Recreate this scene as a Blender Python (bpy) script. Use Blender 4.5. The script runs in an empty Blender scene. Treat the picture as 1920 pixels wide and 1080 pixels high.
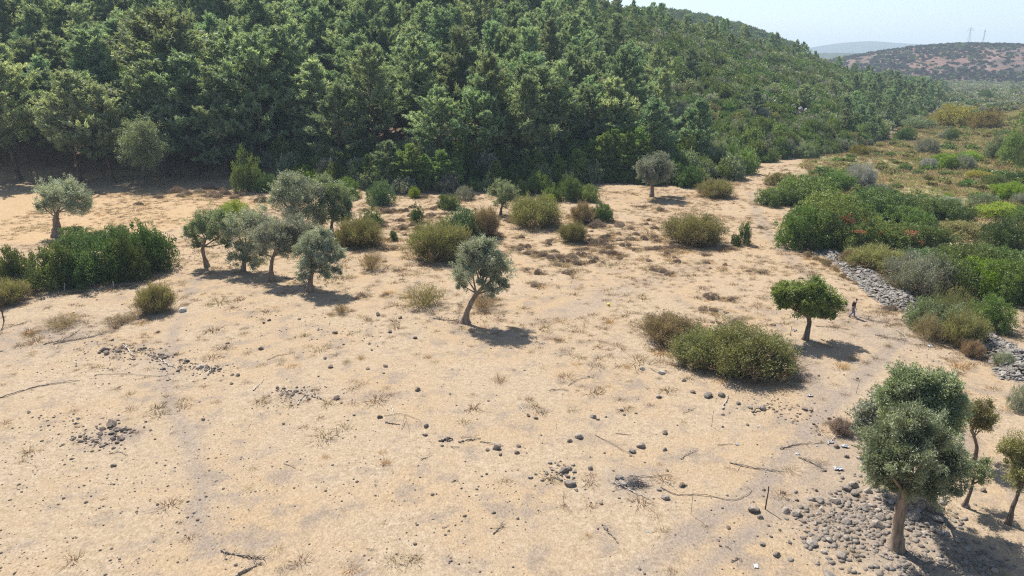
import bpy, bmesh, math, random
import numpy as np
from mathutils import Vector

R = math.radians
random.seed(7)
RNG = np.random.default_rng(7)
scene = bpy.context.scene
COL = scene.collection

# ---------------------------------------------------------------- camera, sky, sun, exposure
CAM_H, PITCH = 21.0, R(18.2)
cam_d = bpy.data.cameras.new('camera')
cam_d.sensor_width = 36.0
cam_d.lens = 24.0
cam_d.clip_end = 30000.0
cam = bpy.data.objects.new('camera', cam_d)
COL.objects.link(cam)
cam.location = (0, 0, CAM_H)
cam.rotation_euler = (R(90) - PITCH, 0, 0)
scene.camera = cam

SUN_EL, SUN_AZ = R(54), math.atan2(-0.50, 0.86)      # azimuth from +Y towards +X
world = bpy.data.worlds.new('World')
scene.world = world
world.use_nodes = True
wn = world.node_tree
sky = wn.nodes.new('ShaderNodeTexSky')
sky.sky_type = 'NISHITA'
sky.sun_disc = False
sky.sun_elevation = SUN_EL
sky.sun_rotation = SUN_AZ
sky.altitude = 100
sky.air_density = 1.0
sky.dust_density = 0.9
bg = wn.nodes['Background']
bg.inputs['Strength'].default_value = 0.092
wn.links.new(sky.outputs['Color'], bg.inputs['Color'])
sun_d = bpy.data.lights.new('sun', 'SUN')
sun_d.energy = 5.0
sun_d.angle = R(0.5)
sun_d.color = (1.0, 0.955, 0.88)
sun = bpy.data.objects.new('sun', sun_d)
COL.objects.link(sun)
sdir = Vector((math.sin(SUN_AZ) * math.cos(SUN_EL), math.cos(SUN_AZ) * math.cos(SUN_EL), math.sin(SUN_EL)))
sun.rotation_euler = (-sdir).to_track_quat('-Z', 'Y').to_euler()
scene.view_settings.view_transform = 'Standard'
scene.view_settings.look = 'None'
scene.view_settings.gamma = 1.0
scene.view_settings.use_curve_mapping = False
scene.view_settings.exposure = 0.98
scene.cycles.max_bounces = 6
scene.cycles.diffuse_bounces = 2
scene.cycles.glossy_bounces = 1
scene.cycles.transmission_bounces = 4
scene.cycles.volume_bounces = 0
scene.cycles.use_denoising = False
scene.cycles.filter_width = 1.2
scene.render.use_persistent_data = False

HAZE_DENSITY = 0.00022

# ---------------------------------------------------------------- small maths
CP, SP = math.cos(PITCH), math.sin(PITCH)
F = 1280.0


def hash2(ix, iy, s):
    n = (ix.astype(np.int64) * 374761393 + iy.astype(np.int64) * 668265263 + s * 1442695041) & 0xFFFFFFFF
    n = ((n ^ (n >> 13)) * 1274126177) & 0xFFFFFFFF
    n = n ^ (n >> 16)
    return (n & 0xFFFF) / 65535.0


def vnoise(x, y, s=0):
    x = np.asarray(x, float); y = np.asarray(y, float)
    ix = np.floor(x); iy = np.floor(y)
    fx = x - ix; fy = y - iy
    fx = fx * fx * (3 - 2 * fx); fy = fy * fy * (3 - 2 * fy)
    a = hash2(ix, iy, s); b = hash2(ix + 1, iy, s); c = hash2(ix, iy + 1, s); d = hash2(ix + 1, iy + 1, s)
    return (a * (1 - fx) + b * fx) * (1 - fy) + (c * (1 - fx) + d * fx) * fy


def fbm(x, y, s=0, o=3):
    v = 0; a = 0.5
    for k in range(o):
        v = v + a * vnoise(x * 2 ** k, y * 2 ** k, s + k * 17)
        a *= 0.5
    return v / (1 - 0.5 ** o)


def sstep(a, b, x):
    t = np.clip((x - a) / (b - a), 0, 1)
    return t * t * (3 - 2 * t)


def polyline(x, y, pts, vals=None):
    """distance, sign (left of travel positive) and interpolated value of the nearest point of a polyline"""
    x = np.asarray(x, float); y = np.asarray(y, float)
    best = np.full(x.shape, 1e18); sg = np.zeros(x.shape); va = np.zeros(x.shape)
    for i in range(len(pts) - 1):
        ax, ay = pts[i]; bx, by = pts[i + 1]
        dx, dy = bx - ax, by - ay
        t = np.clip(((x - ax) * dx + (y - ay) * dy) / (dx * dx + dy * dy), 0, 1)
        d = (x - ax - t * dx) ** 2 + (y - ay - t * dy) ** 2
        m = d < best
        best = np.where(m, d, best)
        sg = np.where(m, np.sign(dx * (y - ay) - dy * (x - ax)), sg)
        if vals is not None:
            va = np.where(m, vals[i] + t * (vals[i + 1] - vals[i]), va)
    return np.sqrt(best), sg, va


def polygon_sd(x, y, poly):
    """signed distance, positive inside"""
    x = np.asarray(x, float); y = np.asarray(y, float)
    d, _, _ = polyline(x, y, list(poly) + [poly[0]])
    ins = np.zeros(x.shape, bool)
    n = len(poly)
    for i in range(n):
        ax, ay = poly[i]; bx, by = poly[(i + 1) % n]
        c = ((ay > y) != (by > y)) & (x < (bx - ax) * (y - ay) / (by - ay + 1e-12) + ax)
        ins ^= c
    return np.where(ins, d, -d)


def flat(px, py, z=0.0):
    u = (px - 960) / F; v = (540 - py) / F
    d = np.array([u, CP + v * SP, -SP + v * CP])
    t = (z - CAM_H) / d[2]
    return d[0] * t, d[1] * t


# ---------------------------------------------------------------- the lie of the land
FOOT = [(-600, 118), (-220, 124), flat(-120, 345), flat(60, 338), flat(330, 326), flat(560, 338), flat(760, 362), flat(1000, 358),
        flat(1130, 342), flat(1290, 350), flat(1390, 330), flat(1400, 306), flat(1500, 298), flat(1600, 282), flat(1655, 262),
        flat(1690, 236), (206, 340), (320, 520), (470, 700)]
RIDGE = [(-700, 330), (-400, 300), (-200, 290), (-60, 290), (30, 300), (90, 330), (150, 400), (220, 480), (300, 560), (400, 680), (520, 820)]
RIDGE_H = [95, 88, 78, 62, 45, 33, 27, 14, 3.0, 1, 0]


def foot_s(x, y):
    d, sg, _ = polyline(x, y, FOOT)
    return d * sg


def terrain(x, y):
    x = np.asarray(x, float); y = np.asarray(y, float)
    z = 0.35 * (fbm(x / 26, y / 26, 3, 2) - 0.5) + 0.10 * (fbm(x / 4.5, y / 4.5, 9, 3) - 0.5)
    z = z * sstep(5, 30, np.hypot(x, y))
    s = foot_s(x, y)
    dr, sr, hr = polyline(x, y, RIDGE, RIDGE_H)
    t = np.clip(s, 0, None) / (np.clip(s, 0, None) + dr + 1e-6)
    h = np.where(sr > 0, hr * np.clip(1 - dr / 260, 0, 1) ** 1.2, hr * t)
    h = np.where(s > 0, h, 0)
    h = h * (1 + 0.10 * (fbm(x / 50, y / 50, 21, 2) - 0.5)) + sstep(0, 40, np.where(s > 0, s, 0)) * 1.6 * (fbm(x / 14, y / 14, 5, 2) - 0.5) * sstep(0, 4, h)
    z = z + 7.5 * sstep(0, 60, x - 0.63 * y - 4) * sstep(70, 130, y) * (1 - sstep(260, 420, y))
    return z + h


def terr(x, y):
    return float(terrain(np.array([x]), np.array([y]))[0])


_T = np.geomspace(15, 3000, 1500)


def G(px, py):
    """ground point seen at a photograph pixel: (x, y, z, metres per pixel)"""
    u = (px - 960) / F; v = (540 - py) / F
    d = np.array([u, CP + v * SP, -SP + v * CP])
    X, Y, Z = d[0] * _T, d[1] * _T, CAM_H + d[2] * _T
    below = Z < terrain(X, Y)
    k = int(np.argmax(below)) if below.any() else len(_T) - 1
    lo, hi = _T[max(k - 1, 0)], _T[k]
    tt = np.linspace(lo, hi, 60)
    b = (CAM_H + d[2] * tt) < terrain(d[0] * tt, d[1] * tt)
    t = tt[int(np.argmax(b))] if b.any() else hi
    x, y = d[0] * t, d[1] * t
    return float(x), float(y), terr(x, y), float(t / F)


def W(px, py, Y):
    """point seen at a pixel on the upright plane y = Y"""
    u = (px - 960) / F; v = (540 - py) / F
    t = Y / (CP + v * SP)
    return np.array([u * t, Y, CAM_H + (-SP + v * CP) * t])


def proj(x, y, z):
    dz = z - CAM_H
    dep = y * CP - dz * SP
    up = y * SP + dz * CP
    dep = np.where(dep < 0.1, 0.1, dep)
    return 960 + F * x / dep, 540 - F * up / dep, dep


# ---------------------------------------------------------------- materials
def nt_new(name):
    m = bpy.data.materials.new(name)
    m.use_nodes = True
    return m, m.node_tree.nodes, m.node_tree.links


def n_(nodes, typ, **kw):
    n = nodes.new(typ)
    for k, v in kw.items():
        setattr(n, k, v)
    return n


def mixc(nodes, links, fac, a, b, blend='MIX'):
    n = nodes.new('ShaderNodeMix'); n.data_type = 'RGBA'; n.blend_type = blend
    for sock, v in ((n.inputs[0], fac), (n.inputs[6], a), (n.inputs[7], b)):
        if isinstance(v, (int, float)):
            sock.default_value = v
        elif isinstance(v, tuple):
            sock.default_value = v if len(v) == 4 else (*v, 1)
        else:
            links.new(v, sock)
    return n.outputs[2]


def mathn(nodes, links, op, a, b=None, clamp=False):
    n = nodes.new('ShaderNodeMath'); n.operation = op; n.use_clamp = clamp
    for i, v in enumerate((a, b)):
        if v is None: continue
        if isinstance(v, (int, float)): n.inputs[i].default_value = v
        else: links.new(v, n.inputs[i])
    return n.outputs[0]


def noise(nodes, links, vec, scale, detail=3, rough=0.55):
    n = nodes.new('ShaderNodeTexNoise')
    n.inputs['Scale'].default_value = scale; n.inputs['Detail'].default_value = detail; n.inputs['Roughness'].default_value = rough
    if vec is not None: links.new(vec, n.inputs['Vector'])
    return n.outputs['Fac']


def ramp(nodes, links, fac, a, b):
    n = nodes.new('ShaderNodeMapRange'); n.interpolation_type = 'SMOOTHSTEP'
    n.inputs[1].default_value = a; n.inputs[2].default_value = b
    links.new(fac, n.inputs[0])
    return n.outputs[0]


def leaf_mat(name, c1, c2, trans=0.30, rough=0.6, spec=0.25, vary=0.35, hue=0.03):
    m, N, L = nt_new(name)
    N.clear()
    out = N.new('ShaderNodeOutputMaterial')
    at = n_(N, 'ShaderNodeAttribute', attribute_name='tint')
    oi = N.new('ShaderNodeObjectInfo')
    c = mixc(N, L, at.outputs['Fac'], c1, c2)
    hs = N.new('ShaderNodeHueSaturation')
    v = N.new('ShaderNodeMapRange'); v.inputs[3].default_value = 1 - vary; v.inputs[4].default_value = 1 + vary
    L.new(oi.outputs['Random'], v.inputs[0])
    L.new(v.outputs[0], hs.inputs['Value'])
    r2 = mathn(N, L, 'FRACT', mathn(N, L, 'MULTIPLY', oi.outputs['Random'], 7.31))
    h = N.new('ShaderNodeMapRange'); h.inputs[3].default_value = 0.5 - hue; h.inputs[4].default_value = 0.5 + hue
    L.new(r2, h.inputs[0]); L.new(h.outputs[0], hs.inputs['Hue'])
    L.new(c, hs.inputs['Color'])
    p = N.new('ShaderNodeBsdfPrincipled')
    p.inputs['Roughness'].default_value = rough; p.inputs['Specular IOR Level'].default_value = spec
    L.new(hs.outputs[0], p.inputs['Base Color'])
    t = N.new('ShaderNodeBsdfTranslucent')
    tc = mixc(N, L, 1.0, hs.outputs[0], (1.15, 1.1, 0.55), 'MULTIPLY')
    L.new(tc, t.inputs['Color'])
    mx = N.new('ShaderNodeMixShader'); mx.inputs[0].default_value = trans
    L.new(p.outputs[0], mx.inputs[1]); L.new(t.outputs[0], mx.inputs[2])
    L.new(mx.outputs[0], out.inputs['Surface'])
    return m


def simple_mat(name, c1, c2, scale=6, rough=0.85, bump=0.3, obj_vary=0.0, spec=0.3, stretch=None, fleck=None):
    m, N, L = nt_new(name)
    p = N['Principled BSDF']
    tc = N.new('ShaderNodeTexCoord')
    vec = tc.outputs['Object']
    if stretch:
        mp = N.new('ShaderNodeMapping'); mp.inputs['Scale'].default_value = stretch
        L.new(vec, mp.inputs[0]); vec = mp.outputs[0]
    nz = noise(N, L, vec, scale, 5, 0.6)
    c = mixc(N, L, ramp(N, L, nz, 0.3, 0.7), c1, c2)
    if fleck:
        nf = noise(N, L, vec, scale * 3.1, 2)
        c = mixc(N, L, ramp(N, L, nf, 0.58, 0.7), c, fleck)
    if obj_vary:
        oi = N.new('ShaderNodeObjectInfo')
        hs = N.new('ShaderNodeHueSaturation')
        v = N.new('ShaderNodeMapRange'); v.inputs[3].default_value = 1 - obj_vary; v.inputs[4].default_value = 1 + obj_vary
        L.new(oi.outputs['Random'], v.inputs[0]); L.new(v.outputs[0], hs.inputs['Value']); L.new(c, hs.inputs['Color'])
        c = hs.outputs[0]
    L.new(c, p.inputs['Base Color'])
    p.inputs['Roughness'].default_value = rough
    p.inputs['Specular IOR Level'].default_value = spec
    if bump:
        b = N.new('ShaderNodeBump'); b.inputs['Strength'].default_value = bump; b.inputs['Distance'].default_value = 0.05
        L.new(nz, b.inputs['Height']); L.new(b.outputs[0], p.inputs['Normal'])
    return m


M = {}
M['pine'] = leaf_mat('pine_needles', (0.135, 0.205, 0.13), (0.35, 0.44, 0.27), 0.48, 0.55, 0.3, 0.30, 0.040)
M['young_pine'] = leaf_mat('young_pine_needles', (0.15, 0.23, 0.075), (0.26, 0.37, 0.11), 0.45, 0.55, 0.3, 0.2, 0.02)
M['olive'] = leaf_mat('olive_leaves', (0.16, 0.188, 0.13), (0.44, 0.47, 0.36), 0.28, 0.5, 0.35, 0.18, 0.015)
M['olive_green'] = leaf_mat('green_olive_leaves', (0.115, 0.155, 0.08), (0.33, 0.375, 0.225), 0.32, 0.5, 0.35, 0.12, 0.012)
M['fresh'] = leaf_mat('fresh_green_leaves', (0.12, 0.182, 0.055), (0.26, 0.345, 0.125), 0.4, 0.5, 0.3, 0.12, 0.015)
M['dark'] = leaf_mat('dark_evergreen_leaves', (0.06, 0.1, 0.034), (0.155, 0.212, 0.068), 0.36, 0.5, 0.35, 0.30, 0.03)
M['mid'] = leaf_mat('mid_green_leaves', (0.08, 0.13, 0.036), (0.185, 0.26, 0.075), 0.36, 0.5, 0.3, 0.22, 0.025)
M['bluish'] = leaf_mat('blue_green_leaves', (0.075, 0.132, 0.062), (0.175, 0.26, 0.125), 0.33, 0.5, 0.3, 0.1, 0.01)
M['brownish'] = leaf_mat('olive_brown_twigs', (0.17, 0.155, 0.075), (0.3, 0.29, 0.13), 0.32, 0.7, 0.15, 0.2, 0.02)
M['drybrown'] = leaf_mat('dry_brown_twigs', (0.21, 0.155, 0.1), (0.36, 0.275, 0.175), 0.28, 0.8, 0.1, 0.2, 0.015)
M['grey'] = leaf_mat('grey_leaves', (0.15, 0.16, 0.122), (0.33, 0.34, 0.27), 0.24, 0.6, 0.2, 0.2, 0.02)
M['pale'] = leaf_mat('pale_silver_leaves', (0.250, 0.250, 0.220), (0.500, 0.500, 0.470), 0.2, 0.7, 0.2, 0.1, 0.01)
M['golden'] = leaf_mat('golden_autumn_leaves', (0.2, 0.16, 0.045), (0.34, 0.28, 0.075), 0.35, 0.6, 0.2, 0.2, 0.03)
M['lime'] = leaf_mat('yellow_green_leaves', (0.155, 0.22, 0.028), (0.29, 0.37, 0.05), 0.42, 0.5, 0.25, 0.15, 0.02)
M['cushion'] = leaf_mat('thorny_cushion_twigs', (0.19, 0.14, 0.108), (0.37, 0.29, 0.23), 0.12, 0.85, 0.1, 0.25, 0.012)
M['rust'] = leaf_mat('rusty_cushion_twigs', (0.150, 0.090, 0.040), (0.280, 0.180, 0.075), 0.15, 0.85, 0.1, 0.15, 0.01)
M['hillscrub'] = leaf_mat('mauve_brown_scrub', (0.050, 0.046, 0.036), (0.105, 0.088, 0.064), 0.1, 0.8, 0.1, 0.3, 0.02)
M['palepine'] = leaf_mat('pale_pine_needles', (0.19, 0.235, 0.14), (0.42, 0.47, 0.30), 0.45, 0.55, 0.3, 0.08, 0.01)
M['fore_olive'] = leaf_mat('dusky_olive_leaves', (0.110, 0.140, 0.078), (0.32, 0.36, 0.235), 0.30, 0.5, 0.35, 0.06, 0.01)
M['red'] = leaf_mat('red_autumn_leaves', (0.24, 0.06, 0.045), (0.42, 0.14, 0.095), 0.3, 0.6, 0.2, 0.1, 0.01)
M['straw'] = leaf_mat('dry_straw', (0.25, 0.19, 0.115), (0.43, 0.345, 0.22), 0.25, 0.8, 0.1, 0.25, 0.02)
M['pinkstraw'] = leaf_mat('brown_dry_weeds', (0.20, 0.135, 0.085), (0.34, 0.245, 0.155), 0.2, 0.8, 0.1, 0.25, 0.02)
M['orange'] = leaf_mat('orange_dry_grass', (0.36, 0.20, 0.075), (0.55, 0.34, 0.14), 0.25, 0.8, 0.1, 0.1, 0.01)
M['meadow'] = leaf_mat('meadow_herbs', (0.2, 0.18, 0.09), (0.42, 0.37, 0.19), 0.3, 0.8, 0.1, 0.3, 0.05)
M['bark'] = simple_mat('grey_brown_bark', (0.075, 0.055, 0.042), (0.20, 0.155, 0.12), 5, 0.9, 0.8, 0.12, 0.2, (1, 1, 0.25))
M['olivebark'] = simple_mat('pale_olive_bark', (0.12, 0.085, 0.06), (0.30, 0.225, 0.165), 6, 0.9, 0.9, 0.1, 0.2, (1, 1, 0.2))
M['pinebark'] = simple_mat('pine_bark', (0.055, 0.036, 0.026), (0.15, 0.10, 0.075), 4, 0.9, 0.6, 0.1, 0.2, (1, 1, 0.3))
M['stone'] = simple_mat('basalt_stone', (0.110, 0.083, 0.064), (0.225, 0.180, 0.142), 3.0, 0.9, 0.5, 0.28, 0.25, None, (0.25, 0.22, 0.19))
M['greystone'] = simple_mat('weathered_grey_stone', (0.150, 0.122, 0.098), (0.285, 0.243, 0.202), 2.6, 0.9, 0.5, 0.28, 0.25, None, (0.34, 0.305, 0.265))
M['bankstone'] = simple_mat('pale_grey_bank_stone', (0.150, 0.134, 0.116), (0.275, 0.250, 0.220), 2.2, 0.9, 0.4, 0.3, 0.25, None, (0.35, 0.322, 0.285))
M['palestone'] = simple_mat('pale_limestone', (0.30, 0.275, 0.24), (0.46, 0.43, 0.385), 3, 0.9, 0.4, 0.1)
M['deadwood'] = simple_mat('weathered_dead_wood', (0.13, 0.10, 0.08), (0.30, 0.25, 0.20), 7, 0.85, 0.5, 0.2, 0.2)
M['palewood'] = simple_mat('bleached_wood', (0.30, 0.265, 0.22), (0.46, 0.415, 0.355), 7, 0.85, 0.4, 0.12, 0.2)
M['charred'] = simple_mat('charred_wood', (0.022, 0.02, 0.022), (0.07, 0.065, 0.065), 8, 0.8, 0.5)
M['ash'] = simple_mat('grey_burnt_twigs', (0.05, 0.052, 0.06), (0.16, 0.165, 0.18), 8, 0.85, 0.4)
M['plastic'] = simple_mat('white_plastic', (0.42, 0.42, 0.43), (0.58, 0.58, 0.58), 4, 0.45, 0.1, 0.05, 0.5)
M['bluescrap'] = simple_mat('pale_blue_plastic', (0.35, 0.58, 0.68), (0.45, 0.66, 0.75), 4, 0.45, 0.1)
M['yellow'] = simple_mat('bright_yellow_paint', (0.72, 0.58, 0.03), (0.78, 0.64, 0.05), 4, 0.45, 0.0)
M['steel'] = simple_mat('galvanised_steel', (0.36, 0.37, 0.38), (0.44, 0.45, 0.46), 2, 0.55, 0.0)
M['rusty'] = simple_mat('rusty_iron', (0.05, 0.032, 0.024), (0.12, 0.07, 0.045), 10, 0.85, 0.3)
M['skin'] = simple_mat('tanned_skin', (0.33, 0.19, 0.13), (0.38, 0.22, 0.15), 6, 0.6, 0.0)
M['hair'] = simple_mat('dark_hair', (0.02, 0.015, 0.012), (0.04, 0.03, 0.025), 20, 0.6, 0.2)
M['shirt'] = simple_mat('dark_maroon_cloth', (0.028, 0.014, 0.020), (0.045, 0.022, 0.030), 9, 0.85, 0.2)
M['jeans'] = simple_mat('blue_grey_denim', (0.12, 0.14, 0.20), (0.17, 0.19, 0.26), 12, 0.9, 0.2)
M['shoe'] = simple_mat('dark_leather', (0.03, 0.022, 0.02), (0.05, 0.04, 0.035), 9, 0.6, 0.1)


def ground_mat():
    m, N, L = nt_new('dry_field_soil')
    p = N['Principled BSDF']; p.inputs['Roughness'].default_value = 0.95; p.inputs['Specular IOR Level'].default_value = 0.1
    vec = N.new('ShaderNodeTexCoord').outputs['Object']
    z = n_(N, 'ShaderNodeAttribute', attribute_name='zones')
    sp = N.new('ShaderNodeSeparateColor'); L.new(z.outputs['Color'], sp.inputs[0])
    litter, gold, meadow, track = sp.outputs[0], sp.outputs[1], sp.outputs[2], z.outputs['Alpha']
    n8 = noise(N, L, vec, 0.13, 4, 0.6)
    n2 = noise(N, L, vec, 0.55, 5, 0.62)
    n05 = noise(N, L, vec, 2.6, 5, 0.7)
    mp = N.new('ShaderNodeMapping'); mp.inputs['Scale'].default_value = (1.0, 0.55, 1); mp.inputs['Rotation'].default_value = (0, 0, 0.5)
    L.new(vec, mp.inputs[0])
    ng = noise(N, L, mp.outputs[0], 11.0, 4, 0.75)
    nf = noise(N, L, vec, 34.0, 3, 0.7)
    straw = mixc(N, L, ramp(N, L, n05, 0.30, 0.70), (0.272, 0.209, 0.142), (0.352, 0.281, 0.202))
    warm = mixc(N, L, ramp(N, L, n8, 0.40, 0.64), straw, (0.322, 0.240, 0.154))
    bare_f = ramp(N, L, mathn(N, L, 'ADD', mathn(N, L, 'MULTIPLY', n2, 0.65), mathn(N, L, 'MULTIPLY', n8, 0.35)), 0.49, 0.62)
    bare = mixc(N, L, ng, (0.172, 0.140, 0.114), (0.245, 0.202, 0.167))
    c = mixc(N, L, mathn(N, L, 'MULTIPLY', bare_f, 0.74), warm, bare)
    goldc = mixc(N, L, ramp(N, L, n05, 0.35, 0.65), (0.325, 0.212, 0.108), (0.42, 0.295, 0.16))
    c = mixc(N, L, mathn(N, L, 'MULTIPLY', gold, 0.65), c, goldc)
    trc = mixc(N, L, n05, (0.190, 0.155, 0.128), (0.255, 0.212, 0.178))
    trf = mathn(N, L, 'MULTIPLY', track, ramp(N, L, n2, 0.18, 0.52))
    c = mixc(N, L, trf, c, trc)
    mead = mixc(N, L, ramp(N, L, n2, 0.35, 0.65), (0.21, 0.178, 0.10), (0.32, 0.265, 0.155))
    mead = mixc(N, L, ramp(N, L, n8, 0.45, 0.60), mead, (0.185, 0.18, 0.085))
    c = mixc(N, L, meadow, c, mead)
    lit = mixc(N, L, n05, (0.10, 0.065, 0.045), (0.215, 0.145, 0.10))
    c = mixc(N, L, litter, c, lit)
    # grain: straw stalks, small clods and specks
    gmul = mixc(N, L, ramp(N, L, ng, 0.28, 0.72), (0.74, 0.72, 0.70), (1.18, 1.18, 1.17))
    c = mixc(N, L, 1.0, c, gmul, 'MULTIPLY')
    fmul = mixc(N, L, ramp(N, L, nf, 0.30, 0.70), (0.84, 0.83, 0.82), (1.12, 1.12, 1.12))
    c = mixc(N, L, 1.0, c, fmul, 'MULTIPLY')
    L.new(c, p.inputs['Base Color'])
    b1 = N.new('ShaderNodeBump'); b1.inputs['Strength'].default_value = 0.55; b1.inputs['Distance'].default_value = 0.10
    hsum = mathn(N, L, 'ADD', mathn(N, L, 'MULTIPLY', n05, 1.2), mathn(N, L, 'MULTIPLY', ng, 0.55))
    L.new(hsum, b1.inputs['Height']); L.new(b1.outputs[0], p.inputs['Normal'])
    return m


def hill_mat(name, soil1, soil2, green1, green2, scale, path=(0.42, 0.33, 0.27)):
    m, N, L = nt_new(name)
    p = N['Principled BSDF']; p.inputs['Roughness'].default_value = 0.95; p.inputs['Specular IOR Level'].default_value = 0.05
    vec = N.new('ShaderNodeTexCoord').outputs['Object']
    a = n_(N, 'ShaderNodeAttribute', attribute_name='zones')
    sp = N.new('ShaderNodeSeparateColor'); L.new(a.outputs['Color'], sp.inputs[0])
    n1 = noise(N, L, vec, scale, 5, 0.7)
    n2 = noise(N, L, vec, scale * 7, 4, 0.7)
    s = mixc(N, L, n2, soil1, soil2)
    g = mixc(N, L, n2, green1, green2)
    c = mixc(N, L, ramp(N, L, n1, 0.42, 0.60), s, g)
    c = mixc(N, L, sp.outputs[0], c, path)
    L.new(c, p.inputs['Base Color'])
    b = N.new('ShaderNodeBump'); b.inputs['Strength'].default_value = 0.6; b.inputs['Distance'].default_value = 1.5
    L.new(n2, b.inputs['Height']); L.new(b.outputs[0], p.inputs['Normal'])
    return m


# ---------------------------------------------------------------- mesh helpers
class MB:
    def __init__(self):
        self.v = []; self.f = []; self.t = []; self.m = []; self.s = []; self.n = 0

    def add(self, v, f, tint=None, mat=0, smooth=False):
        v = np.asarray(v, float).reshape(-1, 3)
        f = np.asarray(f, np.int64)
        self.v.append(v); self.f.append(f + self.n)
        self.t.append(np.zeros(len(v)) if tint is None else np.broadcast_to(np.asarray(tint, float), (len(v),)))
        self.m.append(np.full(len(f), mat)); self.s.append(np.full(len(f), smooth))
        self.n += len(v)
        return self

    def mesh(self, name, mats):
        me = bpy.data.meshes.new(name)
        V = np.concatenate(self.v); T = np.concatenate(self.t)
        tot = np.concatenate([np.full(len(f), f.shape[1]) for f in self.f])
        li = np.concatenate([f.ravel() for f in self.f])
        me.vertices.add(len(V)); me.vertices.foreach_set('co', V.ravel().astype(np.float32))
        me.loops.add(len(li)); me.loops.foreach_set('vertex_index', li.astype(np.int32))
        me.polygons.add(len(tot))
        st = np.zeros(len(tot), np.int32); st[1:] = np.cumsum(tot)[:-1]
        me.polygons.foreach_set('loop_start', st)
        me.polygons.foreach_set('material_index', np.concatenate(self.m).astype(np.int32))
        me.polygons.foreach_set('use_smooth', np.concatenate(self.s).astype(bool))
        a = me.attributes.new('tint', 'FLOAT', 'POINT'); a.data.foreach_set('value', T.astype(np.float32))
        for m in (mats if isinstance(mats, (list, tuple)) else [mats]):
            me.materials.append(m)
        me.update(calc_edges=True)
        return me


def link(name, data, parent=None, loc=None, rot=None, scl=None):
    o = bpy.data.objects.new(name, data)
    COL.objects.link(o)
    if parent is not None: o.parent = parent
    if loc is not None: o.location = loc
    if rot is not None: o.rotation_euler = rot
    if scl is not None: o.scale = scl
    return o


def tag(o, label=None, cat=None, group=None, kind=None):
    if label: o['label'] = label
    if cat: o['category'] = cat
    if group: o['group'] = group
    if kind: o['kind'] = kind
    return o


def remat(o, mat):
    o.material_slots[0].link = 'OBJECT'
    o.material_slots[0].material = mat


def unit(a):
    return a / (np.linalg.norm(a, axis=-1, keepdims=True) + 1e-9)


def rball(rng, n):
    d = unit(rng.normal(size=(n, 3)))
    return d * rng.random((n, 1)) ** (1 / 3)


def leaf_quads(mb, P, D, L, Wd, rng, tint, mat=0):
    n = len(P)
    S = unit(np.cross(D, rng.normal(size=(n, 3))))
    L = np.broadcast_to(np.asarray(L, float), (n,))[:, None]; Wd = np.broadcast_to(np.asarray(Wd, float), (n,))[:, None]
    mid = P + D * L * 0.5
    v = np.stack([P, mid + S * Wd * .5, P + D * L, mid - S * Wd * .5], 1).reshape(-1, 3)
    f = np.arange(4 * n).reshape(n, 4)
    mb.add(v, f, np.repeat(np.broadcast_to(tint, (n,)), 4), mat)


def leaf_tris(mb, P, D, L, Wd, rng, tint, mat=0):
    n = len(P)
    S = unit(np.cross(D, rng.normal(size=(n, 3))))
    L = np.broadcast_to(np.asarray(L, float), (n,))[:, None]; Wd = np.broadcast_to(np.asarray(Wd, float), (n,))[:, None]
    v = np.stack([P - S * Wd * .5, P + S * Wd * .5, P + D * L], 1).reshape(-1, 3)
    f = np.arange(3 * n).reshape(n, 3)
    mb.add(v, f, np.repeat(np.broadcast_to(tint, (n,)), 3), mat)


def tube(mb, path, rad, sides=7, rng=None, wob=0.0, mat=0, tint=0.5, cap=True):
    path = np.asarray(path, float); K = len(path)
    rad = np.broadcast_to(np.asarray(rad, float), (K,))
    tan = unit(np.gradient(path, axis=0))
    ref = np.array([0.0, 1, 0.1]) if abs(tan[0][1]) < 0.9 else np.array([1.0, 0, 0.1])
    rows = []
    for k in range(K):
        a = unit(np.cross(tan[k], ref)); b = np.cross(tan[k], a)
        ref = b if False else ref
        th = np.linspace(0, 2 * math.pi, sides, endpoint=False)
        r = rad[k] * (1 + (wob * rng.normal(size=sides) if rng is not None and wob else 0))
        rows.append(path[k] + np.outer(np.cos(th) * r, a) + np.outer(np.sin(th) * r, b))
    v = np.concatenate(rows)
    i = np.arange(sides); j = (i + 1) % sides
    f = np.concatenate([np.stack([k * sides + i, k * sides + j, (k + 1) * sides + j, (k + 1) * sides + i], 1) for k in range(K - 1)])
    mb.add(v, f, tint, mat, True)
    if cap and rad[-1] > 0.004:
        mb.add(np.concatenate([rows[-1], path[-1:]]), np.stack([i, j, np.full(sides, sides)], 1), tint, mat, False)


def bez(p0, p1, p2, n):
    t = np.linspace(0, 1, n)[:, None]
    return (1 - t) ** 2 * np.asarray(p0) + 2 * t * (1 - t) * np.asarray(p1) + t * t * np.asarray(p2)


def smooth_path(pts, n):
    """Catmull-Rom through 3-D (or 4-D) points"""
    pts = np.asarray(pts, float)
    P = np.concatenate([[2 * pts[0] - pts[1]], pts, [2 * pts[-1] - pts[-2]]])
    out = []
    for s in np.linspace(0, len(pts) - 1 - 1e-6, n):
        k = int(s); t = s - k
        a, b, c, d = P[k], P[k + 1], P[k + 2], P[k + 3]
        out.append(0.5 * ((2 * b) + (c - a) * t + (2 * a - 5 * b + 4 * c - d) * t * t + (3 * b - a - 3 * c + d) * t ** 3))
    return np.array(out)


# ---------------------------------------------------------------- ground sheet
def lines(lo, hi, step, far_lo, far_hi, g=1.09):
    a = list(np.arange(lo, hi + step / 2, step))
    s = step; x = a[-1]
    while x < far_hi:
        s *= g; x += s; a.append(min(x, far_hi))
    s = step; x = a[0]
    while x > far_lo:
        s *= g; x -= s; a.insert(0, max(x, far_lo))
    return np.array(a)


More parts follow.
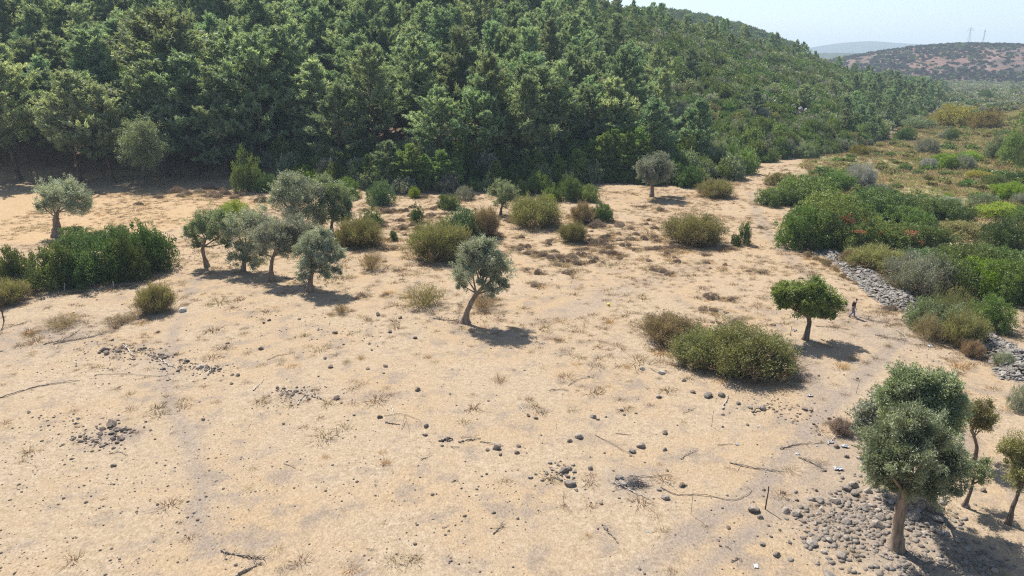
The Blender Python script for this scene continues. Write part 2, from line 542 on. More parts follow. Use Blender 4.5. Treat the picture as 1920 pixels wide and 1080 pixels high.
XS = lines(-72, 78, 0.5, -5600, 5600, 1.07)
YS = lines(20, 150, 0.5, -1500, 6600, 1.05)
GX, GY = np.meshgrid(XS, YS)
GZ = terrain(GX, GY)
S_F = foot_s(GX, GY)


def wpoly(px_pts):
    return [G(*p)[:2] for p in px_pts]


MEADOW = [flat(1500, 302), flat(1560, 288), flat(1655, 264), flat(1690, 238), (212, 345), (330, 520), (440, 800), (-900, 3000), (3000, 3000), (3000, 60), (64, 60),
          flat(1960, 590), flat(1840, 575), flat(1720, 540), flat(1600, 480), flat(1520, 440), flat(1480, 370), flat(1500, 330)]
GOLDP = [flat(-300, 360), flat(330, 352), flat(540, 372), flat(520, 400), flat(330, 440), flat(80, 462), flat(-300, 470)]
wob = 5 * (fbm(GX / 6, GY / 6, 31, 3) - 0.5)
litter = sstep(-1.5, 5, S_F + wob * 1.6) * (S_F > -8)
gold = sstep(-2, 5, polygon_sd(GX, GY, GOLDP) + wob)
gold = np.maximum(gold, .55 * sstep(44, 82, GY + wob * 2) * (1 - .5 * fbm(GX / 9, GY / 9, 35, 3)))
meadow = sstep(-2, 3, polygon_sd(GX, GY, MEADOW) + wob)
TRACKS = [([(372, 522), (352, 560), (322, 630), (306, 690), (318, 750), (338, 800), (362, 850), (378, 920), (372, 990), (400, 1040)], 0.42, 0.8),
          ([(1180, 1085), (1260, 1020), (1350, 960), (1430, 905), (1520, 800), (1590, 730), (1640, 680), (1690, 640)], 0.55, 0.8),
          ([(1300, 1085), (1390, 1010), (1480, 940), (1560, 850)], 0.45, 0.75),
          ([(1690, 640), (1640, 610), (1560, 560), (1490, 490), (1440, 440), (1420, 400), (1410, 360)], 0.9, 0.55),
          ([(1200, 1085), (1150, 1085)], 0.5, 0.5),
          ([(1010, 600), (1130, 560), (1230, 520), (1300, 500)], 1.6, 0.4),
          ([(1490, 650), (1520, 700), (1540, 770)], 1.0, 0.6)]
track = np.zeros(GX.shape)
for pts, wd, st in TRACKS:
    d, _, _ = polyline(GX, GY, [flat(*p) for p in pts])
    track = np.maximum(track, st * (1 - sstep(wd * 0.35, wd * 1.5, d + wob * 0.12)))
for hx0, hy0, hr, st in [(1600, 970, 4.2, .75), (1690, 1010, 4.0, .7), (210, 815, 2.2, .45), (1180, 905, 1.6, .6), (300, 668, 2.0, .4), (560, 738, 1.4, .4), (1580, 860, 3.0, .5), (80, 630, 5.0, .45), (1650, 620, 5.0, .5)]:
    c0 = flat(hx0, hy0)
    track = np.maximum(track, st * (1 - sstep(hr * .3, hr * 1.2, np.hypot(GX - c0[0], GY - c0[1]) + wob * .25)))
nx, ny = len(XS), len(YS)
idx = np.arange(nx * ny).reshape(ny, nx)
quads = np.stack([idx[:-1, :-1], idx[:-1, 1:], idx[1:, 1:], idx[1:, :-1]], -1).reshape(-1, 4)
gmb = MB().add(np.stack([GX, GY, GZ], -1).reshape(-1, 3), quads, 0, 0, True)
gme = gmb.mesh('ground', ground_mat())
za = gme.color_attributes.new('zones', 'FLOAT_COLOR', 'POINT')
za.data.foreach_set('color', np.stack([litter, gold, meadow, track], -1).astype(np.float32).ravel())
tag(link('ground', gme), kind='structure')


def hill(name, cx, cy, rx, ry, h, mat, nx=90, ny=60, ang=0.0, rough=0.12, seed=1, tracks=(), pw=1.0):
    """a long rounded hill standing on the plain; returns its height function"""
    ca, sa = math.cos(ang), math.sin(ang)

    def hz(x, y):
        u = ((x - cx) * ca + (y - cy) * sa) / rx; v = (-(x - cx) * sa + (y - cy) * ca) / ry
        r = np.sqrt(u * u + v * v)
        b = np.clip(1 - r, 0, 1)
        b = b * b * (3 - 2 * b)
        return h * b ** pw * (1 + rough * 2 * (fbm((x + 9999) / (rx * .35), (y + 999) / (rx * .35), seed, 4) - 0.5)) - 1.2
    gx, gy = np.meshgrid(np.linspace(-1, 1, nx) * rx, np.linspace(-1, 1, ny) * ry)
    x = cx + gx * ca - gy * sa; y = cy + gx * sa + gy * ca
    z = hz(x, y)
    i = np.arange(nx * ny).reshape(ny, nx)
    q = np.stack([i[:-1, :-1], i[:-1, 1:], i[1:, 1:], i[1:, :-1]], -1).reshape(-1, 4)
    me = MB().add(np.stack([x, y, z], -1).reshape(-1, 3), q, 0, 0, True).mesh(name, mat)
    tr = np.zeros(x.shape)
    for pts, wd in tracks:
        d, _, _ = polyline(x, y, pts)
        tr = np.maximum(tr, .3 - .3 * sstep(wd * .4, wd * 1.2, d))
    a = me.color_attributes.new('zones', 'FLOAT_COLOR', 'POINT')
    a.data.foreach_set('color', np.stack([tr, tr, tr, np.ones(tr.shape)], -1).astype(np.float32).ravel())
    tag(link(name, me), kind='structure')
    return hz


def PD(px, py, Y):
    p = W(px, py, Y); return p[0], p[2]


# wooded hill behind the near slope, scrub hill at right, low ridge and the far mountains
hm_wood = hill_mat('wooded_hillside', (0.05, 0.06, 0.03), (0.07, 0.08, 0.04), (0.028, 0.045, 0.02), (0.05, 0.07, 0.03), 0.03)
hm_scrub = hill_mat('scrub_hillside', (0.125, 0.072, 0.057), (0.20, 0.122, 0.094), (0.055, 0.050, 0.040), (0.085, 0.075, 0.06), 0.02, (0.27, 0.21, 0.17))
hm_far = hill_mat('distant_mountain', (0.07, 0.085, 0.06), (0.09, 0.10, 0.07), (0.05, 0.07, 0.045), (0.07, 0.085, 0.06), 0.004)
bx, bz = PD(1252, 20, 700)
back_hz = hill('hill', bx - 20, 720, 290, 260, bz * 1.02, hm_wood, seed=4, rough=0.06)
sx, sz = PD(1830, 84, 1080)
TR = []
for pts in ([(1842, 92), (1862, 98), (1875, 104), (1858, 112), (1850, 120), (1852, 132)],):
    TR.append(pts)
scrub_hz_args = (sx + 15, 1120, 380, 470, sz * 1.06)


def ray_hill(px, py, hzf):
    u = (px - 960) / F; v = (540 - py) / F
    d = np.array([u, CP + v * SP, -SP + v * CP])
    t = np.linspace(350, 1400, 1500)
    b = (CAM_H + d[2] * t) < hzf(d[0] * t, d[1] * t)
    k = int(np.argmax(b)) if b.any() else 700
    return d[0] * t[k], d[1] * t[k]


def _tmp_hz(x, y):
    cx, cy, rx, ry, h = scrub_hz_args
    r = np.sqrt(((x - cx) / rx) ** 2 + ((y - cy) / ry) ** 2)
    b = np.clip(1 - r, 0, 1)
    return h * (b * b * (3 - 2 * b)) ** 0.8 - 1.2


wtr = [([ray_hill(px, py, _tmp_hz) for px, py in pts], 2.2) for pts in TR]
scrub_hz = hill('hill', *scrub_hz_args, hm_scrub, nx=260, ny=220, seed=8, rough=0.05, tracks=wtr, pw=0.8)
lx, lz = PD(1600, 101, 2300)
hill('hill', lx, 2400, 700, 420, lz * 1.12, hm_wood, seed=12, rough=0.08)
fx, fz = PD(1660, 79, 4600)
hill('mountain', fx, 4700, 1050, 800, fz * 1.06, hm_far, seed=15, rough=0.10, pw=0.7)
fx, fz = PD(1990, 82, 4000)
hill('mountain', fx, 4200, 700, 600, fz * 1.06, hm_far, seed=19, rough=0.08)

# ---------------------------------------------------------------- the air
HB = (-5900, 5900, -1800, 6900, -4.0, 260.0)
hv = [(HB[i], HB[2 + j], HB[4 + k]) for i in (0, 1) for j in (0, 1) for k in (0, 1)]
hq = [(0, 1, 3, 2), (4, 6, 7, 5), (0, 4, 5, 1), (2, 3, 7, 6), (0, 2, 6, 4), (1, 5, 7, 3)]
hm, N, L = nt_new('haze_air')
N.clear()
ho = N.new('ShaderNodeOutputMaterial'); pv = N.new('ShaderNodeVolumePrincipled')
pv.inputs['Color'].default_value = (0.68, 0.84, 1.0, 1)
pv.inputs['Density'].default_value = HAZE_DENSITY
L.new(pv.outputs[0], ho.inputs['Volume'])
tag(link('haze', MB().add(hv, hq).mesh('haze', hm)), kind='stuff')


# ---------------------------------------------------------------- plant builders
def pine_meshes(seed, H=14.0, mat='pine', nb=72, crown_from=0.2, wide=0.29, needles=24):
    rng = np.random.default_rng(seed)
    lean = rng.normal(size=2) * 0.25
    zz = np.linspace(0, H * 0.97, 10)
    ph = rng.random() * 6
    tp = np.stack([lean[0] * (zz / H) ** 1.5 + 0.12 * np.sin(zz * .5 + ph), lean[1] * (zz / H) ** 1.5 + 0.12 * np.cos(zz * .43 + ph), zz - 0.3], 1)
    tr = np.interp(zz, [0, 0.6, H], [0.27, 0.19, 0.03])
    tmb = MB(); tube(tmb, tp, tr, 8, rng, 0.06)
    mb = MB()
    az = rng.random() * 6
    P = []; D = []; T = []
    for i in range(nb):
        f = crown_from + (0.99 - crown_from) * (i + rng.random()) / nb
        az += 2.4 + rng.normal() * 0.5
        prof = min(1.0, ((1 - f) / 0.62)) ** 0.75 * (0.55 + 0.45 * min(1, (f - crown_from) / 0.2))
        Lb = H * wide * prof * rng.choice([.5, .75, 1.0, 1.0, 1.3]) * rng.uniform(.85, 1.1) + 0.35
        p0 = np.array([np.interp(f * H, zz, tp[:, 0]), np.interp(f * H, zz, tp[:, 1]), f * H - 0.3])
        el = -0.05 + 0.75 * f + rng.normal() * 0.15
        d = np.array([math.cos(az) * math.cos(el), math.sin(az) * math.cos(el), math.sin(el)])
        p2 = p0 + d * Lb + np.array([0, 0, 0.16 * Lb])
        p1 = p0 + d * Lb * 0.55 - np.array([0, 0, 0.03 * Lb])
        bp = bez(p0, p1, p2, 5)
        tube(tmb, bp, np.linspace(0.055, 0.012, 5) * (0.6 + 0.2 * Lb), 4, cap=False)
        side = np.cross(d, [0, 0, 1.0]); side = side / (np.linalg.norm(side) + 1e-6)
        nc = int(3 + Lb * 2.6)
        tb = np.clip(rng.normal(0.5, 0.2), 0, 1)
        for c in range(nc):
            s = rng.uniform(0.35, 1.0) ** 0.8
            q = (1 - s) ** 2 * p0 + 2 * s * (1 - s) * p1 + s * s * p2
            q = q + side * rng.normal() * 0.20 * Lb * (1.15 - s * .6) + np.array([0, 0, rng.uniform(-0.05, 0.28)])
            r = rng.uniform(0.30, 0.62)
            m = int(needles * (r / 0.4) ** 1.3)
            tw = unit(np.array([d[0], d[1], 0]) * rng.uniform(.2, 1.0) + np.array([0, 0, .75]) + rng.normal(size=3) * .38)
            ss = rng.random((m, 1)) * 2 - .8
            pts = q + tw * ss * r + rball(rng, m) * .17
            dd = unit(tw + rng.normal(size=(m, 3)) * 0.8)
            P.append(pts); D.append(dd); T.append(np.clip(np.full(m, tb + rng.normal() * 0.15) + rng.normal(size=m) * 0.12, 0, 1))
    P = np.concatenate(P); D = np.concatenate(D); T = np.concatenate(T)
    leaf_tris(mb, P, D, rng.uniform(0.26, 0.52, len(P)), rng.uniform(0.10, 0.17, len(P)), rng, T)
    return mb.mesh('pine_crown', M[mat]), tmb.mesh('pine_trunk', M['pinebark'])


def lobe_leaves(rng, c, r, n, leaf, lw, kind='quad', sub=14, zmin=None, up=0.35, shell=0.55, squash=(1, 1, 1), wild=0.7, mb=None, tb=0.5, sr=(0.22, 0.42)):
    """leaves in sub-clumps over the shell of an ellipsoid lobe"""
    d = unit(rng.normal(size=(sub, 3)) + np.array([0, 0, 0.25]))
    sc = c + d * r * rng.uniform(shell, 1.0, (sub, 1)) * np.array(squash)
    k = rng.integers(0, sub, n)
    srad = r * rng.uniform(sr[0], sr[1], sub)
    pts = sc[k] + rball(rng, n) * srad[k][:, None]
    st = np.clip(tb + rng.normal(size=sub) * 0.2, 0, 1)
    T = np.clip(st[k] + rng.normal(size=n) * 0.14, 0, 1)
    D = unit(0.7 * unit(pts - c) + np.array([0, 0, up]) + rng.normal(size=(n, 3)) * wild)
    if zmin is not None:
        m = pts[:, 2] > zmin
        pts, D, T = pts[m], D[m], T[m]
    if kind == 'quad':
        leaf_quads(mb, pts, D, leaf * rng.uniform(0.7, 1.3, len(pts)), lw * rng.uniform(0.8, 1.2, len(pts)), rng, T)
    else:
        leaf_tris(mb, pts, D, leaf * rng.uniform(0.6, 1.4, len(pts)), lw, rng, T)


def shrub_mesh(seed, n, leaf, lw, nl=9, mat='dark', kind='quad', up=0.35, lobe=(0.30, 0.46), flat_=1.0, wild=0.7, spread=0.66, tallmid=0.5):
    """dome of unit radius and unit height, standing on z = 0"""
    rng = np.random.default_rng(seed)
    mb = MB()
    cs = []
    for i in range(nl):
        rho = spread * math.sqrt((i + 0.3) / nl); a = i * 2.4 + rng.normal() * 0.4
        r = rng.uniform(*lobe)
        z = max(r * 0.55, (1 - r) * (1 - tallmid * (rho / spread) ** 2) * rng.uniform(0.55, 1.05))
        cs.append((np.array([rho * math.cos(a), rho * math.sin(a), z * flat_]), r))
        if rho > .3:
            cs.append((np.array([rho * math.cos(a) * 1.08, rho * math.sin(a) * 1.08, r * .35]), r * .95))
        if z > 0.55:
            cs.append((np.array([rho * math.cos(a) * 1.1, rho * math.sin(a) * 1.1, z * 0.45]), r * 1.05))
    tot = sum(r * r for _, r in cs)
    for c, r in cs:
        lobe_leaves(rng, c, r, int(n * r * r / tot), leaf, lw, kind, 26, 0.01, up, 0.55, (1, 1, 0.9), wild, mb, np.clip(rng.normal(0.5, 0.18), 0, 1), (.17, .32))
    k = 34
    for j in range(k):
        c, r = cs[rng.integers(0, len(cs))]
        dv = unit(rng.normal(size=3) * .8 + c * np.array([1, 1, .2]) + np.array([0, 0, .35]))
        p0 = c + dv * r * .7; ln = r * rng.uniform(.2, .6); m = max(8, n // 260)
        tt_ = rng.random((m, 1))
        pts = p0 + dv * ln * tt_ + rng.normal(size=(m, 3)) * (.012 + .05 * (1 - tt_))
        leaf_quads(mb, pts, unit(dv + rng.normal(size=(m, 3)) * .7), leaf * rng.uniform(.7, 1.3, m), lw, rng, np.clip(rng.normal(.55, .2) + rng.normal(size=m) * .15, 0, 1))
    return mb.mesh('foliage', M[mat])


def twig_mesh(seed, n, mat, leafy=0.35, L=(0.10, 0.26), wd=0.012, dens=0.25, k=46):
    """broom-like bush of many separate leafy plumes, about unit radius and height"""
    rng = np.random.default_rng(seed)
    mb = MB()
    az = np.arange(k) * 2.39996 + rng.normal(size=k) * .3
    rho = np.sqrt((np.arange(k) + .5) / k)
    tops = np.stack([rho * np.cos(az), rho * np.sin(az), np.sqrt(np.clip(1.12 - rho ** 2 * .95, .05, 1))], 1) * rng.uniform(.68, 1.08, (k, 1))
    base = tops * np.array([.32, .32, 0])
    kk = rng.integers(0, k, n)
    t = rng.random(n) ** .6 * (1 - dens) + dens
    ax = tops[kk] - base[kk]
    P = base[kk] + ax * t[:, None] + rng.normal(size=(n, 3)) * (0.045 + .075 * np.sin(np.clip(t, 0, 1) * 2.6))[:, None]
    P[:, 2] = np.abs(P[:, 2])
    D = unit(unit(ax) + np.array([0, 0, .35]) + rng.normal(size=(n, 3)) * 0.5)
    ln = rng.uniform(L[0], L[1], n)
    st = np.clip(rng.normal(0.42, 0.24, k), 0, 1)
    tt = np.clip(st[kk] + (t - .6) * .35 + rng.normal(size=n) * .12, 0, 1)
    leaf_tris(mb, P - D * ln[:, None] * .4, D, ln, wd, rng, tt)
    if leafy:
        m = int(n * leafy * 1.6)
        j = rng.integers(0, n, m)
        leaf_quads(mb, P[j] + rng.normal(size=(m, 3)) * .03, unit(D[j] + rng.normal(size=(m, 3)) * .7), 0.055, 0.026, rng, np.clip(tt[j] + rng.normal(size=m) * .12 + .05, 0, 1))
    return mb.mesh('foliage', M[mat])


def cushion_mesh(seed, n=3400):
    rng = np.random.default_rng(seed)
    mb = MB()
    nl = rng.integers(3, 6)
    for i in range(nl):
        a = i * 2.2 + rng.random(); rho = 0.0 if i == 0 else rng.uniform(0.35, 0.6)
        r = rng.uniform(0.42, 0.6) if i else 0.62
        c = np.array([rho * math.cos(a), rho * math.sin(a), 0.0])
        m = n // nl
        d = unit(rng.normal(size=(m, 3))); d[:, 2] = np.abs(d[:, 2])
        p = c + d * r * rng.uniform(0.72, 1.0, (m, 1)) * np.array([1, 1, 1.25 + 0.3 * (i == 0)])
        leaf_tris(mb, p - d * .06, unit(d + rng.normal(size=(m, 3)) * .55), rng.uniform(.06, .15, m), 0.03, rng, np.clip(rng.normal(.45, .18) + rng.normal(size=m) * .15, 0, 1))
    return mb.mesh('foliage', M['cushion'])


def tuft_mesh(seed, n=26, mat='straw', spread=0.5, L=(0.5, 1.0), wd=0.05):
    rng = np.random.default_rng(seed)
    mb = MB()
    P = np.concatenate([rng.normal(size=(n, 2)) * spread * .35, np.zeros((n, 1))], 1)
    D = unit(np.concatenate([P[:, :2] * 1.6 / spread + rng.normal(size=(n, 2)) * .35, rng.uniform(.5, 1.1, (n, 1))], 1))
    leaf_tris(mb, P, D, rng.uniform(*L, n), wd, rng, rng.random(n))
    return mb.mesh('tuft', M[mat])


def stem_mesh(seed, n=9):
    rng = np.random.default_rng(seed)
    mb = MB()
    for i in range(n):
        a = i * 2.4 + rng.random(); rho = rng.uniform(.35, .75)
        p0 = np.array([rng.normal() * .06, rng.normal() * .06, -0.02]); p2 = np.array([rho * math.cos(a), rho * math.sin(a), rng.uniform(.4, .75)])
        tube(mb, bez(p0, (p0 + p2) * .5 + np.array([0, 0, .12]) + rng.normal(size=3) * .05, p2, 5), np.linspace(.022, .006, 5), 5, cap=False)
    return mb.mesh('stems', M['bark'])


def thing(name, label, cat, loc, rz=0.0, group=None, scl=None):
    o = link(name, None, None, loc, (0, 0, rz), scl)
    o.empty_display_size = 0.3
    return tag(o, label, cat, group)


# shared foliage meshes
SH = {
    'leafy': [shrub_mesh(100 + i, 5500, 0.078, 0.052, 10, 'dark') for i in range(4)],
    'fine': [shrub_mesh(120 + i, 16000, 0.044, 0.029, 13, 'mid') for i in range(4)],
    'flatmass': [shrub_mesh(140 + i, 20000, 0.042, 0.029, 24, 'mid', lobe=(0.20, 0.34), tallmid=0.35, spread=0.78) for i in range(4)],
    'olivy': [shrub_mesh(160 + i, 12000, 0.050, 0.020, 9, 'olive', wild=0.8, up=0.2) for i in range(3)],
    'twig': [twig_mesh(180 + i, 9000, 'brownish', .5) for i in range(4)],
    'sparse': [twig_mesh(190 + i, 2200, 'brownish', 0.25, (0.12, 0.34), 0.011, 0.1, 26) for i in range(3)],
    'cushion': [cushion_mesh(200 + i) for i in range(6)],
    'upright': [shrub_mesh(210 + i, 7500, 0.052, 0.034, 7, 'dark', spread=0.5, tallmid=0.3, lobe=(.32, .45)) for i in range(2)],
    'low': [shrub_mesh(220 + i, 1300, 0.135, 0.095, 8, 'dark') for i in range(4)],
    'tiny': [shrub_mesh(230 + i, 260, 0.22, 0.16, 6, 'grey') for i in range(3)],
    'tinydark': [shrub_mesh(236 + i, 260, 0.22, 0.16, 6, 'dark') for i in range(2)],
}
STEMS = [stem_mesh(300 + i) for i in range(3)]


BUSHES = []


def shrub(px, py, wpx, top, style, mat, label, cat='shrub', group=None, name='shrub', stems=True, depth=0.85):
    x, y, z, mpp = G(px, py)
    r = wpx * mpp / 2
    yc = y + r * depth * 0.75
    zc = terr(x * yc / y, yc)
    xc = x * yc / y
    h = max(W(px, top, yc)[2] - zc, 0.12)
    r *= yc / y * {'twig': 1.12, 'sparse': 1.1, 'fine': 1.1, 'upright': 1.15, 'flatmass': 1.22, 'olivy': 1.1, 'cushion': 1.02}.get(style, 1.0)
    h *= {'twig': 1.02, 'cushion': .62}.get(style, 1.0)
    k = random.randrange(len(SH[style]))
    rz = random.uniform(0, 6.28)
    BUSHES.append((xc, yc, r))
    if stems:
        o = thing(name, label, cat, (xc, yc, zc - 0.03), rz, group)
        f = link('foliage', SH[style][k], o, None, None, (r, r * (1 + depth) / 2, h))
        if style in ('twig', 'bigbroom'):
            dt = link('dry_twigs', SH['sparse'][k % 3], o, None, None, (r * 1.16, r * (1 + depth) / 2 * 1.16, h * .74))
            remat(dt, M['drybrown'])
        link('stems', STEMS[k % 3], o, None, None, (r * .9, r * .8, h * .95))
    else:
        f = link(name, SH[style][k], None, (xc, yc, zc - 0.03), (0, 0, rz), (r, r * (1 + depth) / 2, h))
        o = tag(f, label, cat, group)
    if mat: remat(f, M[mat])
    return o


def tree(base, trunk, lobes, leaf, lw, n, mat, label, cat='olive tree', name='olive_tree', bark='olivebark', seed=0, up=0.25, limb_r=0.09, wild=0.75, sub=16, group=None, squash=(1, 1, 0.85), flare=1.5):
    """trunk: pixels with radius in metres; lobes: (px, py, radius in px, depth offset in metres)"""
    rng = np.random.default_rng(seed + 900)
    bx_, by_, bz_, mpp = G(*base)
    o = thing(name, label, cat, (bx_, by_, bz_), 0, group)
    org = np.array([bx_, by_, bz_])
    pts = [[0, 0, -0.15, trunk[0][2] * flare]]
    for px, py, r in trunk:
        pts.append([*(W(px, py, by_) - org), r])
    pts[1][1] = 0
    sp = smooth_path(pts[0:1] + pts[2:] if len(pts) > 2 and abs(pts[1][2]) < 0.12 else pts, 14)
    sp[:, 1] += 0.10 * np.sin(np.linspace(0, 4, 14) + seed)
    sp[0, 1] = 0
    tmb = MB()
    tube(tmb, sp[:, :3], np.maximum(sp[:, 3], 0.02), 12, rng, 0.09, cap=True)
    fork = sp[-1, :3]; f2 = sp[-4, :3]
    cmb = MB()
    L_ = []
    for px, py, rp, dy in lobes:
        L_.append((W(px, py, by_ + dy) - org, rp * mpp * 1.08))
    tot = sum(r * r for _, r in L_)
    for i, (c, r) in enumerate(L_):
        st = fork if i % 2 == 0 else f2
        midp = (st + c) * .5 + np.array([rng.normal() * .15, rng.normal() * .15, -0.1 * r])
        tube(tmb, bez(st, midp, c, 7), np.linspace(limb_r, limb_r * .25, 7), 6, rng, 0.08, cap=False)
        for q in range(4):
            e = c + unit(rng.normal(size=3) + np.array([0, 0, .4])) * r * .8
            s = bez(st, midp, c, 7)[4 + (q % 3)]
            tube(tmb, bez(s, (s + e) * .5 + rng.normal(size=3) * .08, e, 5), np.linspace(limb_r * .38, limb_r * .08, 5), 4, cap=False)
        q = rng.uniform(.62, .95)
        lobe_leaves(rng, c, r * q, int(1.3 * n * r * r / tot), leaf * 1.08, lw * 1.12, 'quad', max(7, sub // 2), 0.15, up, 0.35, squash, wild, cmb, np.clip(rng.normal(.45, .2), 0, 1), (.22, .60))
        k = int(9 + 10 * r)                       # leafy shoots that break the outline
        for j in range(k):
            dv = unit(rng.normal(size=3) + np.array([0, 0, .5])); p0 = c + dv * r * rng.uniform(.45, .8) * np.array(squash)
            dv = unit(dv + np.array([0, 0, rng.choice([.5, .5, -.5])]) + rng.normal(size=3) * .4); ln = r * rng.uniform(.35, .85)
            m = max(12, int(.36 * n * r * r / tot / k * 2))
            tt_ = rng.random((m, 1))
            pts = p0 + dv * ln * tt_ + rng.normal(size=(m, 3)) * (.07 + .12 * r * (1 - tt_))
            leaf_quads(cmb, pts, unit(dv + rng.normal(size=(m, 3)) * .7), leaf * rng.uniform(.7, 1.3, m), lw, rng, np.clip(rng.normal(.55, .2) + rng.normal(size=m) * .15, 0, 1))
    link('trunk', tmb.mesh('trunk', M[bark]), o)
    link('crown', cmb.mesh('crown', M[mat]), o)
    return o


def ell_lobes(x0, y0, x1, y1, n, seed, depth=1.0, rfac=0.34):
    """lobes that fill an ellipse given by its pixel box"""
    rng = np.random.default_rng(seed)
    cx, cy, rx, ry = (x0 + x1) / 2, (y0 + y1) / 2, (x1 - x0) / 2, (y1 - y0) / 2
    out = []
    for i in range(n):
        rho = 0.68 * math.sqrt((i + .4) / n); a = i * 2.4 + rng.normal() * .3
        r = min(rx, ry) * rng.uniform(rfac * .9, rfac * 1.35)
        out.append((cx + rho * rx * math.cos(a), cy + rho * ry * math.sin(a), r, rng.uniform(-1, 1) * depth))
    return out


def scatter(name, pts, scl, var, sources, label=None, cat=None, rot=None, parent=None):
    """one 'stuff' object: points that carry instances of the given source objects"""
    pts = np.asarray(pts, float)
    me = bpy.data.meshes.new(name)
    me.vertices.add(len(pts)); me.vertices.foreach_set('co', pts.astype(np.float32).ravel())
    scl = np.asarray(scl, float)
    if scl.ndim == 1: scl = np.repeat(scl[:, None], 3, 1)
    a = me.attributes.new('scl', 'FLOAT_VECTOR', 'POINT'); a.data.foreach_set('vector', scl.astype(np.float32).ravel())
    rv = np.zeros((len(pts), 3)); rv[:, 2] = RNG.uniform(0, 6.28, len(pts)) if rot is None else rot
    a = me.attributes.new('rot', 'FLOAT_VECTOR', 'POINT'); a.data.foreach_set('vector', rv.astype(np.float32).ravel())
    a = me.attributes.new('variant', 'INT', 'POINT'); a.data.foreach_set('value', np.asarray(var, np.int32))
    me.update()
    o = link(name, me)
    ng = bpy.data.node_groups.new(name + '_nodes', 'GeometryNodeTree')
    ng.interface.new_socket('Geometry', in_out='INPUT', socket_type='NodeSocketGeometry')
    ng.interface.new_socket('Geometry', in_out='OUTPUT', socket_type='NodeSocketGeometry')
    N, L = ng.nodes, ng.links
    gi = N.new('NodeGroupInput'); go = N.new('NodeGroupOutput'); jn = N.new('GeometryNodeJoinGeometry')
    an = {}
    for nm, ty in (('scl', 'FLOAT_VECTOR'), ('rot', 'FLOAT_VECTOR'), ('variant', 'INT')):
        q = N.new('GeometryNodeInputNamedAttribute'); q.data_type = ty; q.inputs['Name'].default_value = nm
        an[nm] = q.outputs[0]
    for k, src in enumerate(sources):
        oi = N.new('GeometryNodeObjectInfo'); oi.inputs['Object'].default_value = src; oi.transform_space = 'ORIGINAL'
        oi.inputs['As Instance'].default_value = True
        cmpn = N.new('FunctionNodeCompare'); cmpn.data_type = 'INT'; cmpn.operation = 'EQUAL'
        L.new(an['variant'], cmpn.inputs[2]); cmpn.inputs[3].default_value = k
        ip = N.new('GeometryNodeInstanceOnPoints')
        L.new(gi.outputs[0], ip.inputs['Points']); L.new(cmpn.outputs[0], ip.inputs['Selection'])
        L.new(oi.outputs['Geometry'], ip.inputs['Instance'])
        L.new(an['rot'], ip.inputs['Rotation']); L.new(an['scl'], ip.inputs['Scale'])
        L.new(ip.outputs[0], jn.inputs[0])
    L.new(jn.outputs[0], go.inputs[0])
    md = o.modifiers.new('scatter', 'NODES'); md.node_group = ng
    return tag(o, label, cat, None, 'stuff')


# ---------------------------------------------------------------- the pine forest on the slope
PINES = [pine_meshes(11, nb=72), pine_meshes(12, nb=80, wide=.26), pine_meshes(13, nb=68, wide=.32, crown_from=.26), pine_meshes(14, nb=76, wide=.28, crown_from=.15),
         pine_meshes(15, nb=62, wide=.31, crown_from=.33), pine_meshes(16, nb=84, wide=.22, crown_from=.12), pine_meshes(17, nb=56, wide=.36, crown_from=.28), pine_meshes(18, nb=90, wide=.20, crown_from=.08)]


def pine(x, y, h, label, group=None, var=None, z=None, wide=1.0, mat=None):
    k = random.randrange(len(PINES)) if var is None else var
    s = h / 14.0
    o = thing('pine_tree', label, 'pine tree', (x, y, (terr(x, y) if z is None else z) - 0.1), random.uniform(0, 6.28), group, (s * wide, s * wide, s))
    link('trunk', PINES[k][1], o)
    c = link('crown', PINES[k][0], o)
    if mat: remat(c, M[mat])
    return o


def jitter_grid(x0, x1, y0, y1, st, seed):
    r = np.random.default_rng(seed)
    gx, gy = np.meshgrid(np.arange(x0, x1, st), np.arange(y0, y1, st * .87))
    gx = gx + (np.arange(gx.shape[0]) % 2)[:, None] * st * .5
    gx = gx + r.uniform(-.42, .42, gx.shape) * st; gy = gy + r.uniform(-.42, .42, gy.shape) * st
    return gx.ravel(), gy.ravel()


# where pines give way to scrub on the slope (line from the ridge down to the field corner)
MAQ_LINE = [G(1110, 45)[:2], G(1185, 110)[:2], G(1290, 200)[:2], G(1330, 280)[:2], flat(1345, 330)]
px_, py_ = jitter_grid(-260, 330, 100, 640, 7.7, 41)
s_ = foot_s(px_, py_)
ok = (s_ > 1.0)
px_, py_, s_ = px_[ok], py_[ok], s_[ok]
pz_ = terrain(px_, py_)
u_, v_, d_ = proj(px_, py_, pz_ + 6)
dr_, sr_, _ = polyline(px_, py_, RIDGE)
ok = (u_ > -260) & (u_ < 2100) & (v_ > -420) & ~((sr_ > 0) & (dr_ > 25))
px_, py_, pz_, s_, u_, v_, d_, dr_, sr_ = [a[ok] for a in (px_, py_, pz_, s_, u_, v_, d_, dr_, sr_)]
md_, ms_, _ = polyline(px_, py_, MAQ_LINE)
left = (ms_ < 0)
left = u_ < np.interp(v_, [-400, 0, 45, 110, 200, 280, 340], [1050, 1085, 1110, 1190, 1290, 1335, 1345])
valley_pines = (u_ > 1600 - (v_ - 130) * .2) & (v_ > 140) & (v_ < 225) & (RNG.random(len(px_)) < .7)
ridge_pines = (u_ > 1150) & (u_ < 1700) & (dr_ < 20)
strays = RNG.random(len(px_)) < np.where((u_ < 1300) & ~left, 0.16, 0.03)
is_pine = (left & (RNG.random(len(px_)) < 0.93)) | valley_pines | (ridge_pines & (RNG.random(len(px_)) < 0.38)) | (strays & ~left)
